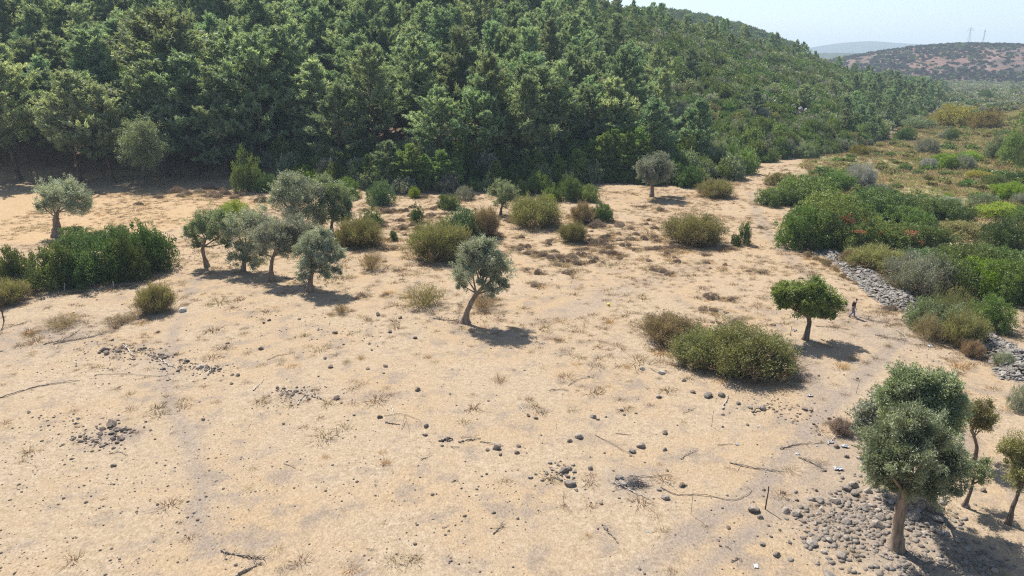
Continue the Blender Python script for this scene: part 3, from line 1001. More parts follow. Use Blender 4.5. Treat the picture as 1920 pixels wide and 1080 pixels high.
# the slope's young or low trees towards the middle of the picture
gap = (left & (s_ < 9) & (u_ > 430))            # edge strip: broadleaf scrub instead
is_pine &= ~gap
base_h = np.interp(u_, [0, 500, 900, 1200, 1300], [18.0, 17.5, 15.0, 12.5, 9.5]) * RNG.choice([.62, .82, .95, 1.0, 1.08, 1.25], len(px_)) * RNG.uniform(.93, 1.07, len(px_))
base_h = np.where((s_ < 14) & (u_ < 560), base_h * 1.18, base_h)
base_h = np.where(u_ > 1560, 8.6 * RNG.uniform(.65, 1.2, len(px_)), base_h)
base_h = np.where(ridge_pines & (u_ > 1150), 7.5 * RNG.uniform(.5, 1.3, len(px_)), base_h)
base_h = np.where(strays & ~left & ~ridge_pines & (u_ < 1560), 7.5 * RNG.uniform(.8, 1.2, len(px_)), base_h)
ii = np.where(is_pine)[0]
inframe = (u_[ii] > -5) & (u_[ii] < 1925) & (v_[ii] > -40)
order = ii[np.argsort(d_[ii] + np.where(inframe, 0, 1e5))]
N_PINE = 284
for i in order[:N_PINE]:
    if u_[i] > 1560 and v_[i] > 120:
        pine(px_[i], py_[i], base_h[i], 'pine tree in the dark clump where the slope runs out into the valley', 'pine trees at the end of the slope', z=pz_[i], wide=1.15)
    else:
        row = 'in the front rank of the forest' if s_[i] < 14 else 'on the lower slope of the forest' if s_[i] < 45 else 'on the middle slope of the forest' if s_[i] < 80 else 'high up near the ridge'
        if u_[i] < 1300:
            side = 'above the lone olive' if u_[i] < 260 else 'above the row of olives' if u_[i] < 560 else 'above the big silvery olive' if u_[i] < 800 else 'above the leaning olive' if u_[i] < 1050 else 'above the round grey olive'
        else:
            side = 'rising over the open scrub slope'
        lb = 'pine ' + row + ' ' + side
        pine(px_[i], py_[i], base_h[i], lb, 'pines ' + row + ' ' + side, z=pz_[i], wide=random.choice([.95, 1.1, 1.2, 1.4]))
rest = order[N_PINE:]
crown_src = [o for o in scene.objects if o.name.startswith('crown')]
by_mesh = {}
for o in crown_src:
    by_mesh.setdefault(o.data.name, o)
pine_src = [by_mesh[p[0].name] for p in PINES if p[0].name in by_mesh]
sc_ = base_h[rest] / 14
scatter('pine_forest', np.stack([px_[rest], py_[rest], pz_[rest] - .1], 1), sc_, RNG.integers(0, len(pine_src), len(rest)), pine_src)

# scrub on the open part of the slope
mx, my = jitter_grid(20, 330, 120, 640, 3.5, 43)
ms = foot_s(mx, my)
mz = terrain(mx, my)
mu, mv, mdp = proj(mx, my, mz + 1.5)
dr2, sr2, _ = polyline(mx, my, RIDGE)
lim = np.interp(mv, [-400, 0, 45, 110, 200, 280, 340], [1050, 1085, 1110, 1190, 1290, 1335, 1345])
ok = (ms > 0.5) & (mu > lim - 25) & (mu < 2000) & (mv > -60) & ~((sr2 > 0) & (dr2 > 12))
ok &= ~((np.abs(mu - 1496) < 13) & (np.abs(mv - 208) < 11))
mx, my, mz, mu, mv, mdp, ms = [a[ok] for a in (mx, my, mz, mu, mv, mdp, ms)]
mw = RNG.uniform(1.4, 3.5, len(mx)); mh = mw * RNG.uniform(.85, 1.35, len(mx))
mo = np.argsort(mdp)
mats_m = ['dark', 'dark', 'mid', 'dark', 'grey', 'brownish', 'mid', 'olive']
words_m = {'dark': 'dark evergreen scrub bush', 'mid': 'fresh green scrub bush', 'grey': 'grey green scrub bush', 'brownish': 'brownish olive scrub bush', 'olive': 'silvery olive green scrub bush'}
N_SCRUB = 190
low_src = []
for k, i in enumerate(mo[:N_SCRUB]):
    mt = random.choice(mats_m)
    o = link('scrub_bush', SH['low'][k % 4] if mdp[i] > 190 else SH['leafy'][k % 4], None, (mx[i], my[i], mz[i] - .15), (0, 0, random.uniform(0, 6.3)), (mw[i], mw[i], mh[i]))
    remat(o, M[mt])
    tag(o, words_m[mt] + ' on the open slope right of the pines', 'shrub', 'scrub bushes on the open slope')


def source(meshes, mats):
    """mesh copies with their own material for the masses below"""
    out = []
    for me, mt in zip(meshes, mats):
        c = me.copy(); c.materials.clear(); c.materials.append(M[mt]); out.append(c)
    return out


rs = mo[N_SCRUB:]


def mass(name, meshes, mats, pts, scl, p=None, label=None):
    """a mass of like plants: its own source plants are the first members of the mass, kept in place as parts"""
    ms_ = source(meshes, mats)
    pts = np.asarray(pts, float); scl = np.asarray(scl, float)
    if scl.ndim == 1: scl = np.repeat(scl[:, None], 3, 1)
    k = len(ms_)
    srcs = []
    var = RNG.choice(k, len(pts), p=p)
    o = None
    for j, me in enumerate(ms_):
        q = bpy.data.objects.new('clump', me)
        COL.objects.link(q)
        q.location = pts[j]; q.scale = scl[j]
        srcs.append(q)
    o = scatter(name, pts[k:], scl[k:], var[k:], srcs)
    for q in srcs:
        q.parent = o; q['kind'] = 'stuff'
    return o


mass('hillside_scrub', [SH['low'][0], SH['low'][1], SH['low'][2], SH['low'][3], SH['low'][0], SH['low'][1]], ['dark', 'mid', 'dark', 'grey', 'olive_green', 'dark'],
     np.stack([mx[rs], my[rs], mz[rs] - .15], 1), np.stack([mw[rs] * 1.05, mw[rs] * 1.05, mh[rs]], 1), [.25, .2, .22, .1, .1, .13])

# broadleaf edge of the forest: thick bushes along the foot of the slope
ex, ey = jitter_grid(-60, 130, 100, 210, 3.0, 47)
es = foot_s(ex, ey)
ez = terrain(ex, ey)
eu, ev, ed = proj(ex, ey, ez + 1.5)
ok = (es > -0.5) & (es < 13) & (eu > 445) & (eu < 1680) & (RNG.random(len(ex)) < .9)
for x, y, z, s, u in zip(ex[ok], ey[ok], ez[ok], es[ok], eu[ok]):
    w = random.uniform(1.7, 3.2) * (0.8 if u > 1480 else 1); h = w * random.uniform(1.1, 1.9) + 0.10 * max(s, 0)
    mt = random.choice(['dark', 'dark', 'mid', 'dark', 'fresh', 'grey', 'mid', 'olive_green'])
    wd = {'dark': 'dark green', 'mid': 'mid green', 'fresh': 'bright green', 'grey': 'greyish', 'olive_green': 'olive green'}[mt]
    o = link('forest_edge_bush', SH['leafy'][random.randrange(4)], None, (x, y, z - .15), (0, 0, random.uniform(0, 6.3)), (w, w, h))
    remat(o, M[mt])
    where = 'below the pines behind the big silvery olive' if u < 700 else 'below the pines above the leaning olive' if u < 1000 else 'at the forest edge left of the round grey olive' if u < 1200 else 'at the forest edge by the round grey olive' if u < 1350 else 'at the forest edge along the sandy track' if u < 1520 else 'where the scrub slope meets the meadow'
    tag(o, wd + ' bush ' + where, 'bush', 'bushes ' + where)

# single pines and broad trees that stand out along the edge


def pine_px(px, py, top, label, var, wide=1.0, mat=None):
    x, y, z, mpp = G(px, py)
    h = W(px, top, y)[2] - z
    return pine(x, y, h, label, None, var, z, wide, mat)


pine_px(150, 343, 140, 'pale green open pine with bare trunk at the shaded edge of the straw field', 4, 1.15, 'palepine')
pine_px(212, 342, 165, 'broad pine just right of the pale open pine at the shaded field edge', 2, 1.2, 'palepine')
pine_px(35, 338, 95, 'tall dark pine at the far left end of the forest edge', 2, 1.2)
pine_px(312, 330, 120, 'dark shaded pine right of the grey rounded shade tree', 0, 1.2)
pine_px(372, 328, 105, 'tall dark pine above the shaded brown cushions', 1, 1.3)
pine_px(425, 332, 130, 'dark pine at the right end of the shaded field edge', 3, 1.2)
pine_px(640, 318, 160, 'rounded pine standing forward of the dark gap in the forest edge', 3, 1.25)
pine_px(490, 312, 70, 'big dark shaded pine behind the dark green bushes', 0, 1.25)
pine_px(895, 322, 150, 'big blue green pine standing forward at the middle of the forest edge', 2, 1.15)
pine_px(985, 318, 145, 'light green pine just right of the big blue green pine', 5, 1.2)
pine_px(1150, 300, 150, 'tall spreading pine above the bright young pine thicket', 4, 1.2)
pine_px(735, 345, 265, 'young bushy pine with pale tips at the forest edge', 3, 1.6)
for i, (px, py, tp) in enumerate([(1105, 328, 262), (1120, 330, 256), (1132, 332, 250), (1150, 328, 244), (1163, 330, 252), (1176, 330, 248), (1196, 328, 240), (1212, 324, 252), (1140, 320, 238), (1185, 318, 236), (1158, 318, 240), (1205, 334, 262), (1110, 318, 252)]):
    x, y, z, mpp = G(px, py)
    h = W(px, tp, y)[2] - z
    pine(x, y, h, 'bright green young pine in the thicket behind the round grey olive', 'young pines in the bright thicket', [3, 5, 1][i % 3], z, 0.95, 'young_pine')
for i, (px, py, tp) in enumerate([(752, 348, 285), (775, 346, 270), (800, 350, 290), (828, 352, 282), (855, 350, 296), (690, 342, 290), (668, 345, 300), (1010, 345, 285), (1045, 345, 290), (1078, 342, 280), (930, 352, 300), (720, 350, 300)]):
    x, y, z, mpp = G(px, py)
    h = W(px, tp, y)[2] - z
    pine(x, y, h, 'young light green pine stepping down from the forest to the field bushes', 'young pines along the forest edge', [3, 5, 7][i % 3], z, 1.35, 'young_pine')
tree((268, 349), [(268, 348, .2), (268, 315, .14), (270, 296, .1)], ell_lobes(226, 222, 316, 322, 16, 5, 2.5, .42), .26, .09, 14000, 'olive_green', 'greyish rounded tree in the shade beside the pale open pine', 'tree', 'shade_tree', 'bark', 5)
tree((1222, 369), [(1222, 368, .32), (1223, 352, .26), (1220, 335, .22)], ell_lobes(1187, 288, 1270, 345, 20, 6, 2.4, .42), .26, .085, 17000, 'grey', 'round grey olive with a stout dark trunk at the far edge of the field', seed=6)

# ---------------------------------------------------------------- olives and other trees in the field
tree((107, 444), [(107, 443, .55), (106, 425, .46), (105, 412, .36), (108, 398, .22)], [(118, 362, 26, 0), (95, 365, 24, .6), (145, 372, 26, -.5), (80, 388, 14, .3), (160, 388, 15, .2), (128, 350, 18, 0), (140, 392, 13, -.8), (110, 380, 20, .8)],
     .20, .06, 14000, 'olive', 'lone olive with a thick forked trunk and a sawn stub at the left', seed=1)
tree((388, 500), [(388, 499, .26), (384, 485, .2), (381, 468, .17), (385, 450, .13)], [(372, 420, 22, 0), (400, 410, 22, .8), (420, 415, 20, -.5), (360, 440, 14, .4), (395, 440, 20, -.8), (415, 438, 17, .8), (353, 430, 10, 0), (425, 455, 13, -.3), (368, 458, 11, .2), (436, 425, 11, .4)],
     .19, .055, 13000, 'olive_green', 'leftmost olive of the row on the stones, its trunk curved like a bow', seed=2)
tree((456, 508), [(456, 507, .22), (458, 490, .18), (460, 470, .14)], [(460, 420, 26, 0), (485, 405, 22, .8), (440, 435, 20, -.5), (475, 440, 26, -.8), (500, 420, 18, .5), (450, 465, 20, .3), (475, 470, 20, -.6), (442, 485, 16, .3), (466, 490, 18, -.8), (488, 482, 16, .2), (505, 450, 16, -.4)],
     .19, .055, 14000, 'olive', 'low dense grey olive second in the row, foliage almost to the ground', seed=3)
tree((511, 527), [(511, 526, .28), (509, 508, .22), (510, 488, .17), (516, 470, .13)], [(510, 436, 22, 0), (535, 430, 22, .6), (495, 450, 16, -.5), (555, 425, 18, .5), (525, 455, 18, -.8), (545, 450, 16, .8), (575, 428, 13, 0), (492, 470, 13, .3), (540, 472, 14, -.5), (562, 450, 14, .4)],
     .19, .055, 13000, 'grey', 'pale grey olive third in the row with a straight upright trunk', seed=4)
tree((582, 546), [(582, 545, .34), (582, 530, .26), (584, 512, .19), (590, 500, .15)], [(590, 455, 22, 0), (612, 462, 22, .5), (580, 480, 22, -.5), (615, 490, 20, -.6), (595, 495, 22, .6), (635, 480, 12, 0), (572, 500, 14, .2), (605, 440, 14, .3), (568, 518, 12, -.3), (612, 515, 15, .4), (632, 508, 12, -.2), (562, 470, 13, .4)],
     .18, .055, 14000, 'olive', 'nearest olive of the row with a fallen limb beside its trunk', seed=5)
tree((566, 448), [(566, 447, .3), (564, 430, .24), (562, 412, .2)], [(540, 350, 24, 0), (560, 375, 34, 0), (530, 380, 24, -.8), (585, 365, 24, .8), (545, 405, 26, -1), (585, 405, 26, .6), (520, 365, 16, .4), (560, 340, 16, 0)],
     .21, .065, 15000, 'olive', 'big silvery olive with a full crown behind the row', seed=7)
tree((623, 441), [(623, 440, .26), (622, 425, .2), (625, 408, .16)], [(605, 352, 22, .4), (628, 362, 24, 0), (645, 385, 20, .5), (612, 385, 24, -.6), (635, 405, 20, -.5), (650, 405, 13, .2), (600, 410, 18, .6)],
     .21, .065, 14000, 'olive_green', 'greener olive touching the right side of the big silvery olive', seed=8)
lo = tree((872, 605), [(872, 605, .50), (874, 592, .27), (882, 570, .20), (893, 552, .18), (905, 540, .14)],
          [(905, 470, 24, 0), (885, 490, 26, .5), (925, 490, 26, -.4), (865, 510, 18, .2), (900, 510, 30, -.6), (935, 515, 22, .5), (912, 460, 14, .2), (945, 535, 12, .3), (920, 545, 14, -.5), (865, 535, 12, .4), (880, 470, 16, -.4), (940, 500, 16, 0)],
          .17, .05, 22000, 'olive', 'lone leaning olive in the middle of the straw field casting a dark shadow', seed=9, flare=1.2)
tree((938, 404), [(938, 403, .22), (940, 392, .16), (943, 382, .12)], ell_lobes(912, 338, 972, 390, 9, 9, 1.5, .42), .20, .07, 8000, 'olive_green', 'small scrubby many stemmed tree by the bushes at the field edge', 'tree', 'scrub_tree', 'bark', 10)
tree((1508, 636), [(1508, 635, .21), (1516, 612, .175), (1518, 600, .16), (1512, 588, .14)],
     [(1475, 550, 20, 0), (1500, 548, 20, .6), (1525, 545, 20, -.5), (1550, 560, 20, .4), (1565, 575, 16, 0), (1530, 570, 22, -.7), (1500, 570, 22, .7), (1468, 570, 14, .2), (1540, 585, 16, .5), (1535, 532, 12, .2), (1515, 582, 16, -.5), (1460, 550, 11, 0), (1555, 592, 10, -.3)],
     .17, .075, 15000, 'fresh', 'small bright green tree with a bent dark trunk near the walking person', 'tree', 'wild_pear_tree', 'bark', 11)
# the foreground trees at right
tree((1681, 1028), [(1681, 1026, .29), (1684, 1000, .25), (1690, 965, .235), (1698, 930, .21), (1706, 905, .17)],
     [(1705, 795, 34, 0), (1670, 830, 38, .4), (1740, 820, 36, -.3), (1650, 870, 30, -.3), (1700, 860, 44, -.6), (1760, 865, 36, .5), (1785, 850, 20, .2), (1680, 900, 34, .6), (1740, 910, 34, -.5), (1775, 905, 26, .4), (1645, 895, 20, .3), (1715, 790, 22, .6), (1790, 880, 18, -.2)],
     .14, .038, 40000, 'fore_olive', 'big foreground olive with a tall pale leaning trunk rising from the stone heap', seed=12, limb_r=.1, sub=26)
tree((1752, 958), [(1752, 957, .24), (1748, 930, .2), (1742, 900, .17), (1735, 860, .14)],
     [(1700, 715, 28, 0), (1740, 720, 34, .4), (1780, 740, 28, -.2), (1670, 745, 26, .3), (1720, 760, 38, .2), (1765, 775, 34, -.4), (1790, 760, 16, 0), (1740, 800, 32, .3), (1690, 775, 30, .5), (1775, 800, 24, .4)],
     .14, .042, 30000, 'olive_green', 'darker green olive close behind the big foreground olive', seed=13, limb_r=.09, sub=24)
tree((1668, 905), [(1668, 904, .16), (1660, 870, .13), (1650, 840, .10)],
     [(1640, 760, 24, 0), (1620, 785, 22, .3), (1655, 790, 30, -.3), (1630, 815, 24, .2), (1665, 815, 22, .4), (1612, 800, 14, 0), (1645, 835, 18, -.2)],
     .14, .042, 9000, 'grey', 'pale grey leaved olive at the left shoulder of the foreground pair', seed=14, limb_r=.06, sub=20)
tree((1828, 864), [(1828, 862, .11), (1830, 840, .09), (1826, 822, .08), (1822, 806, .06)], ell_lobes(1800, 745, 1878, 812, 12, 15, .8, .36), .12, .034, 5500, 'brownish',
     'small thin tree with a thatch of yellow olive leaves behind the foreground pair', 'tree', 'thorn_tree', 'bark', 15, limb_r=.035, sub=14)
tree((1806, 948), [(1806, 947, .10), (1813, 930, .085), (1822, 912, .07), (1828, 900, .05)], [(1825, 880, 16, 0), (1845, 885, 14, .3), (1810, 885, 14, -.2), (1835, 900, 12, .2), (1850, 870, 10, 0), (1800, 870, 12, .2)], .12, .03, 3500, 'olive_green',
     'sparse shaded sapling tucked between the foreground olives and the thin tree', 'tree', 'sapling', 'bark', 16, limb_r=.035, sub=12)
tree((1888, 980), [(1888, 979, .12), (1896, 955, .095), (1908, 935, .085), (1916, 915, .07)], ell_lobes(1872, 815, 1965, 918, 13, 17, .9, .36), .12, .034, 7000, 'brownish',
     'thin curving tree cut by the right edge of the picture', 'tree', 'thorn_tree', 'bark', 17, limb_r=.04, sub=14)

# ---------------------------------------------------------------- shrubs of the field
FIELD = [
    (30, 545, 76, 455, 'fine', 'dark', 'dark hedge bush cut by the left edge of the picture'),
    (118, 545, 116, 446, 'fine', 'dark', 'dark hedge bush second from the left edge, below the lone olive'),
    (190, 540, 130, 432, 'fine', 'dark', 'large green hedge bush in the middle of the left thicket'),
    (245, 530, 80, 428, 'fine', 'dark', 'dark hedge bush between the large green one and the tall end bush'),
    (285, 512, 100, 402, 'fine', 'dark', 'tallest bush at the right end of the left thicket'),
    (150, 470, 90, 418, 'fine', 'dark', 'dark bush behind the large green hedge bush under the lone olive'),
    (215, 468, 80, 415, 'fine', 'dark', 'dark bush at the back of the left thicket beside the tall end bush'),
    (16, 575, 76, 528, 'twig', 'brownish', 'yellowish broom bush behind the rusty post at the left edge'),
    (55, 545, 60, 505, 'fine', 'olive_green', 'low greyish bush at the foot of the left hedge'),
    (295, 590, 66, 536, 'twig', 'brownish', 'lone yellow green broom bush on bare ground left of the path'),
    (440, 408, 62, 371, 'fine', 'lime', 'bright yellow green fig bush behind the row of olives'),
    (468, 362, 62, 278, 'upright', 'dark', 'dark round bush topped with pale leaves in the forest shade'),
    (500, 362, 50, 318, 'fine', 'dark', 'small dark bush leaning on the shaded bush by the big silvery olive'),
    (575, 345, 66, 305, 'fine', 'lime', 'yellow green bush directly behind the big silvery olive'),
    (652, 375, 52, 328, 'fine', 'mid', 'green bush right behind the greener olive'),
    (713, 386, 56, 331, 'fine', 'bluish', 'round ball shaped green bush at the back of the field'),
    (776, 372, 26, 345, 'fine', 'lime', 'small yellow green bush right of the ball shaped bush'),
    (783, 418, 30, 380, 'upright', 'dark', 'small dark column shaped bush among brown cushions'),
    (696, 428, 46, 386, 'upright', 'dark', 'dark bush right of the greener olive trunk'),
    (676, 466, 92, 412, 'twig', 'brownish', 'olive brown bush in front of the dark bush by the olive row'),
    (640, 460, 40, 428, 'fine', 'dark', 'dark shaded bush left of the olive brown bush by the olive row'),
    (738, 452, 22, 430, 'upright', 'dark', 'tiny dark bush standing alone among pale stones'),
    (843, 394, 50, 358, 'fine', 'dark', 'dark green bush behind the blue green one'),
    (871, 376, 42, 341, 'olivy', 'grey', 'grey green bush next to the forest edge in mid field'),
    (912, 446, 50, 392, 'twig', 'drybrown', 'dry brown bush at the right flank of the blue green bush'),
    (868, 448, 96, 383, 'fine', 'bluish', 'glossy blue green bush in the middle of the bush group'),
    (825, 492, 118, 420, 'twig', 'brownish', 'broad olive brown bush in front of the blue green bush'),
    (1004, 428, 106, 370, 'twig', 'brownish', 'broad yellow olive bush right of the scrubby tree'),
    (1010, 365, 62, 317, 'fine', 'mid', 'round green bush against the forest behind the yellow olive bush'),
    (976, 368, 34, 334, 'fine', 'dark', 'small dark bush beside the scrubby tree'),
    (1035, 378, 36, 345, 'fine', 'mid', 'small round bush between two larger green bushes at the field edge'),
    (1066, 378, 56, 320, 'fine', 'dark', 'tall dark green bush with bright leaf edges at the field edge'),
    (1104, 380, 44, 342, 'fine', 'fresh', 'light green bush on the right of the tall dark green bush'),
    (1128, 418, 50, 375, 'fine', 'dark', 'dark green bush alone on brown cushions at mid field'),
    (1090, 420, 46, 382, 'twig', 'drybrown', 'brown twiggy bush on the left of the lone dark green bush'),
    (1030, 382, 30, 360, 'fine', 'lime', 'yellowish little bush behind the broad yellow olive bush'),
    (1075, 456, 52, 418, 'twig', 'brownish', 'small olive bush above the cluster of brown cushions'),
    (1302, 464, 112, 405, 'twig', 'brownish', 'wide olive bush on the far right side of the field'),
    (1340, 372, 66, 338, 'twig', 'brownish', 'low olive bush below the forest edge near the sandy track'),
    (797, 582, 92, 534, 'sparse', 'brownish', 'thin see through bush left of the leaning olive'),
    (697, 510, 56, 470, 'sparse', 'drybrown', 'thin dry bush on the pale ground right of the olive row'),
    (905, 583, 70, 548, 'sparse', 'drybrown', 'thin brown undergrowth under the crown of the leaning olive'),
    (1255, 650, 110, 594, 'twig', 'drybrown', 'brown feathery bush at the left end of the big green bush'),
    (1576, 818, 46, 788, 'twig', 'cushion', 'dark thorny bush of bare twigs left of the foreground olives'),
    (1906, 776, 44, 710, 'olivy', 'olive', 'grey green bush cut by the right edge of the picture'),
    (1878, 690, 40, 662, 'twig', 'olive', 'small grey bush on the near stone bank'),
    (1820, 672, 40, 640, 'twig', 'drybrown', 'rusty dry bush beside the near stone bank'),
    (492, 380, 34, 352, 'cushion', 'cushion', 'brown bush in the forest shade left of the big silvery olive'),
    (640, 590, 30, 570, 'sparse', 'drybrown', 'wispy dry weed right of the olive row shadow'),
    (230, 612, 60, 590, 'sparse', 'drybrown', 'brown dry weeds on the bare ground at far left'),
    (120, 620, 80, 592, 'sparse', 'drybrown', 'brown dry weeds beside the cut brushwood at far left'),
]
for r in FIELD:
    shrub(*r)
# the big green bush: a wide dome of fine upright shoots
SH['bigbroom'] = [twig_mesh(401 + i, 20000, 'brownish', 0.6, (0.06, 0.15), 0.0075, 0.3, 70) for i in range(3)]
M['greenbroom'] = leaf_mat('green_broom_shoots', (0.150, 0.150, 0.072), (0.27, 0.285, 0.125), 0.32, 0.65, 0.2, 0.05, 0.01)
shrub(1318, 694, 135, 624, 'bigbroom', 'greenbroom', 'left part of the big green bush right of the field centre')
shrub(1378, 714, 165, 617, 'bigbroom', 'greenbroom', 'middle part of the big green bush right of the field centre')
shrub(1440, 712, 124, 640, 'bigbroom', 'greenbroom', 'right part of the big green bush, nearest to the bright green tree')

# the dark little plant on its mound
shrub(1394, 460, 26, 411, 'upright', 'dark', 'thin dark upright bush on a small mound of stones')
shrub(1378, 462, 22, 436, 'upright', 'dark', 'small dark bush at the left foot of the thin upright bush')

CUSH = [(973, 470, 22), (990, 466, 26), (1002, 500, 0), (990, 478, 24), (1017, 482, 28), (1040, 488, 38), (1060, 494, 28), (1083, 497, 30), (1073, 485, 32), (1088, 480, 26), (1113, 487, 24), (1112, 494, 20), (1132, 494, 14), (1147, 480, 30),
        (1123, 459, 32), (1133, 450, 26), (1140, 446, 22), (1113, 459, 26), (1173, 464, 28), (1180, 451, 24), (1207, 451, 24), (1193, 442, 18), (1225, 447, 20), (1233, 454, 18), (1210, 467, 14), (1235, 468, 24), (1267, 466, 26), (990, 507, 16),
        (1010, 515, 28), (1062, 515, 26), (1002, 538, 28), (1237, 512, 30), (1253, 517, 20), (1222, 507, 20), (1270, 494, 22), (1120, 427, 40), (1160, 426, 34), (943, 480, 16), (737, 468, 26), (752, 416, 24), (809, 406, 22), (757, 430, 30),
        (728, 400, 26), (762, 398, 22), (795, 372, 24), (1330, 562, 38), (1372, 566, 24), (1315, 583, 24), (1338, 586, 22), (1360, 588, 14), (1334, 606, 14), (1349, 609, 16), (1380, 608, 28), (1449, 612, 14), (1428, 514, 22), (1405, 510, 14), (1426, 429, 18),
        (1512, 481, 26), (1530, 488, 24), (1548, 497, 30), (1562, 508, 28), (1579, 521, 22), (1591, 526, 14), (1603, 534, 16), (1670, 584, 34), (1368, 469, 18), (1348, 471, 14), (1415, 466, 18), (1293, 463, 22), (1310, 466, 20),
        (333, 362, 34), (352, 366, 26), (375, 362, 30), (392, 370, 24), (410, 372, 26), (425, 366, 26), (440, 373, 20), (456, 368, 22), (418, 358, 22), (395, 355, 30), (300, 372, 26), (262, 385, 22), (722, 470, 20), (880, 486, 22), (898, 478, 18), (1130, 475, 24), (1045, 500, 20),
        (1098, 470, 20), (1160, 452, 18), (1188, 470, 16), (1250, 478, 18), (680, 558, 24), (725, 555, 18)]
rc = np.random.default_rng(99)
for cx0, cy0, sx0, sy0, k in [(790, 415, 45, 14, 16), (740, 395, 40, 12, 12), (930, 440, 40, 12, 8), (1080, 470, 60, 14, 16), (1190, 460, 50, 14, 12), (1280, 480, 60, 16, 8), (1100, 425, 30, 10, 6), (700, 490, 40, 16, 6), (1180, 400, 60, 14, 6), (380, 365, 40, 5, 6), (1560, 505, 26, 10, 6)]:
    for _ in range(k):
        CUSH.append((cx0 + rc.normal() * sx0, cy0 + rc.normal() * sy0, rc.uniform(11, 22)))
for px, py, w in CUSH:
    if w == 0: continue
    if 1490 < px < 1610: lb, mt = 'brown thorny cushion on the field side of the far stone bank', 'drybrown'
    elif px < 480: lb, mt = 'brown thorny cushion in the shaded strip at the back left of the field', 'cushion'
    elif px < 900: lb, mt = 'brown thorny cushion among the bushes left of the field centre', 'cushion'
    elif 1290 < px < 1470 and py > 550: lb, mt = 'brown thorny cushion between the big green bush and the bright green tree', 'cushion'
    else: lb, mt = 'brown thorny cushion in the loose cluster above the middle of the field', 'cushion'
    shrub(px, py, w, py - w * random.uniform(.55, .75), 'cushion', mt, lb, 'thorny cushion', lb.replace('brown thorny cushion', 'brown thorny cushions'), 'thorny_cushion', False)
shrub(783, 432, 28, 417, 'cushion', 'rust', 'rust orange cushion plant among the bushes left of the field centre', 'thorny cushion', None, 'thorny_cushion', False)

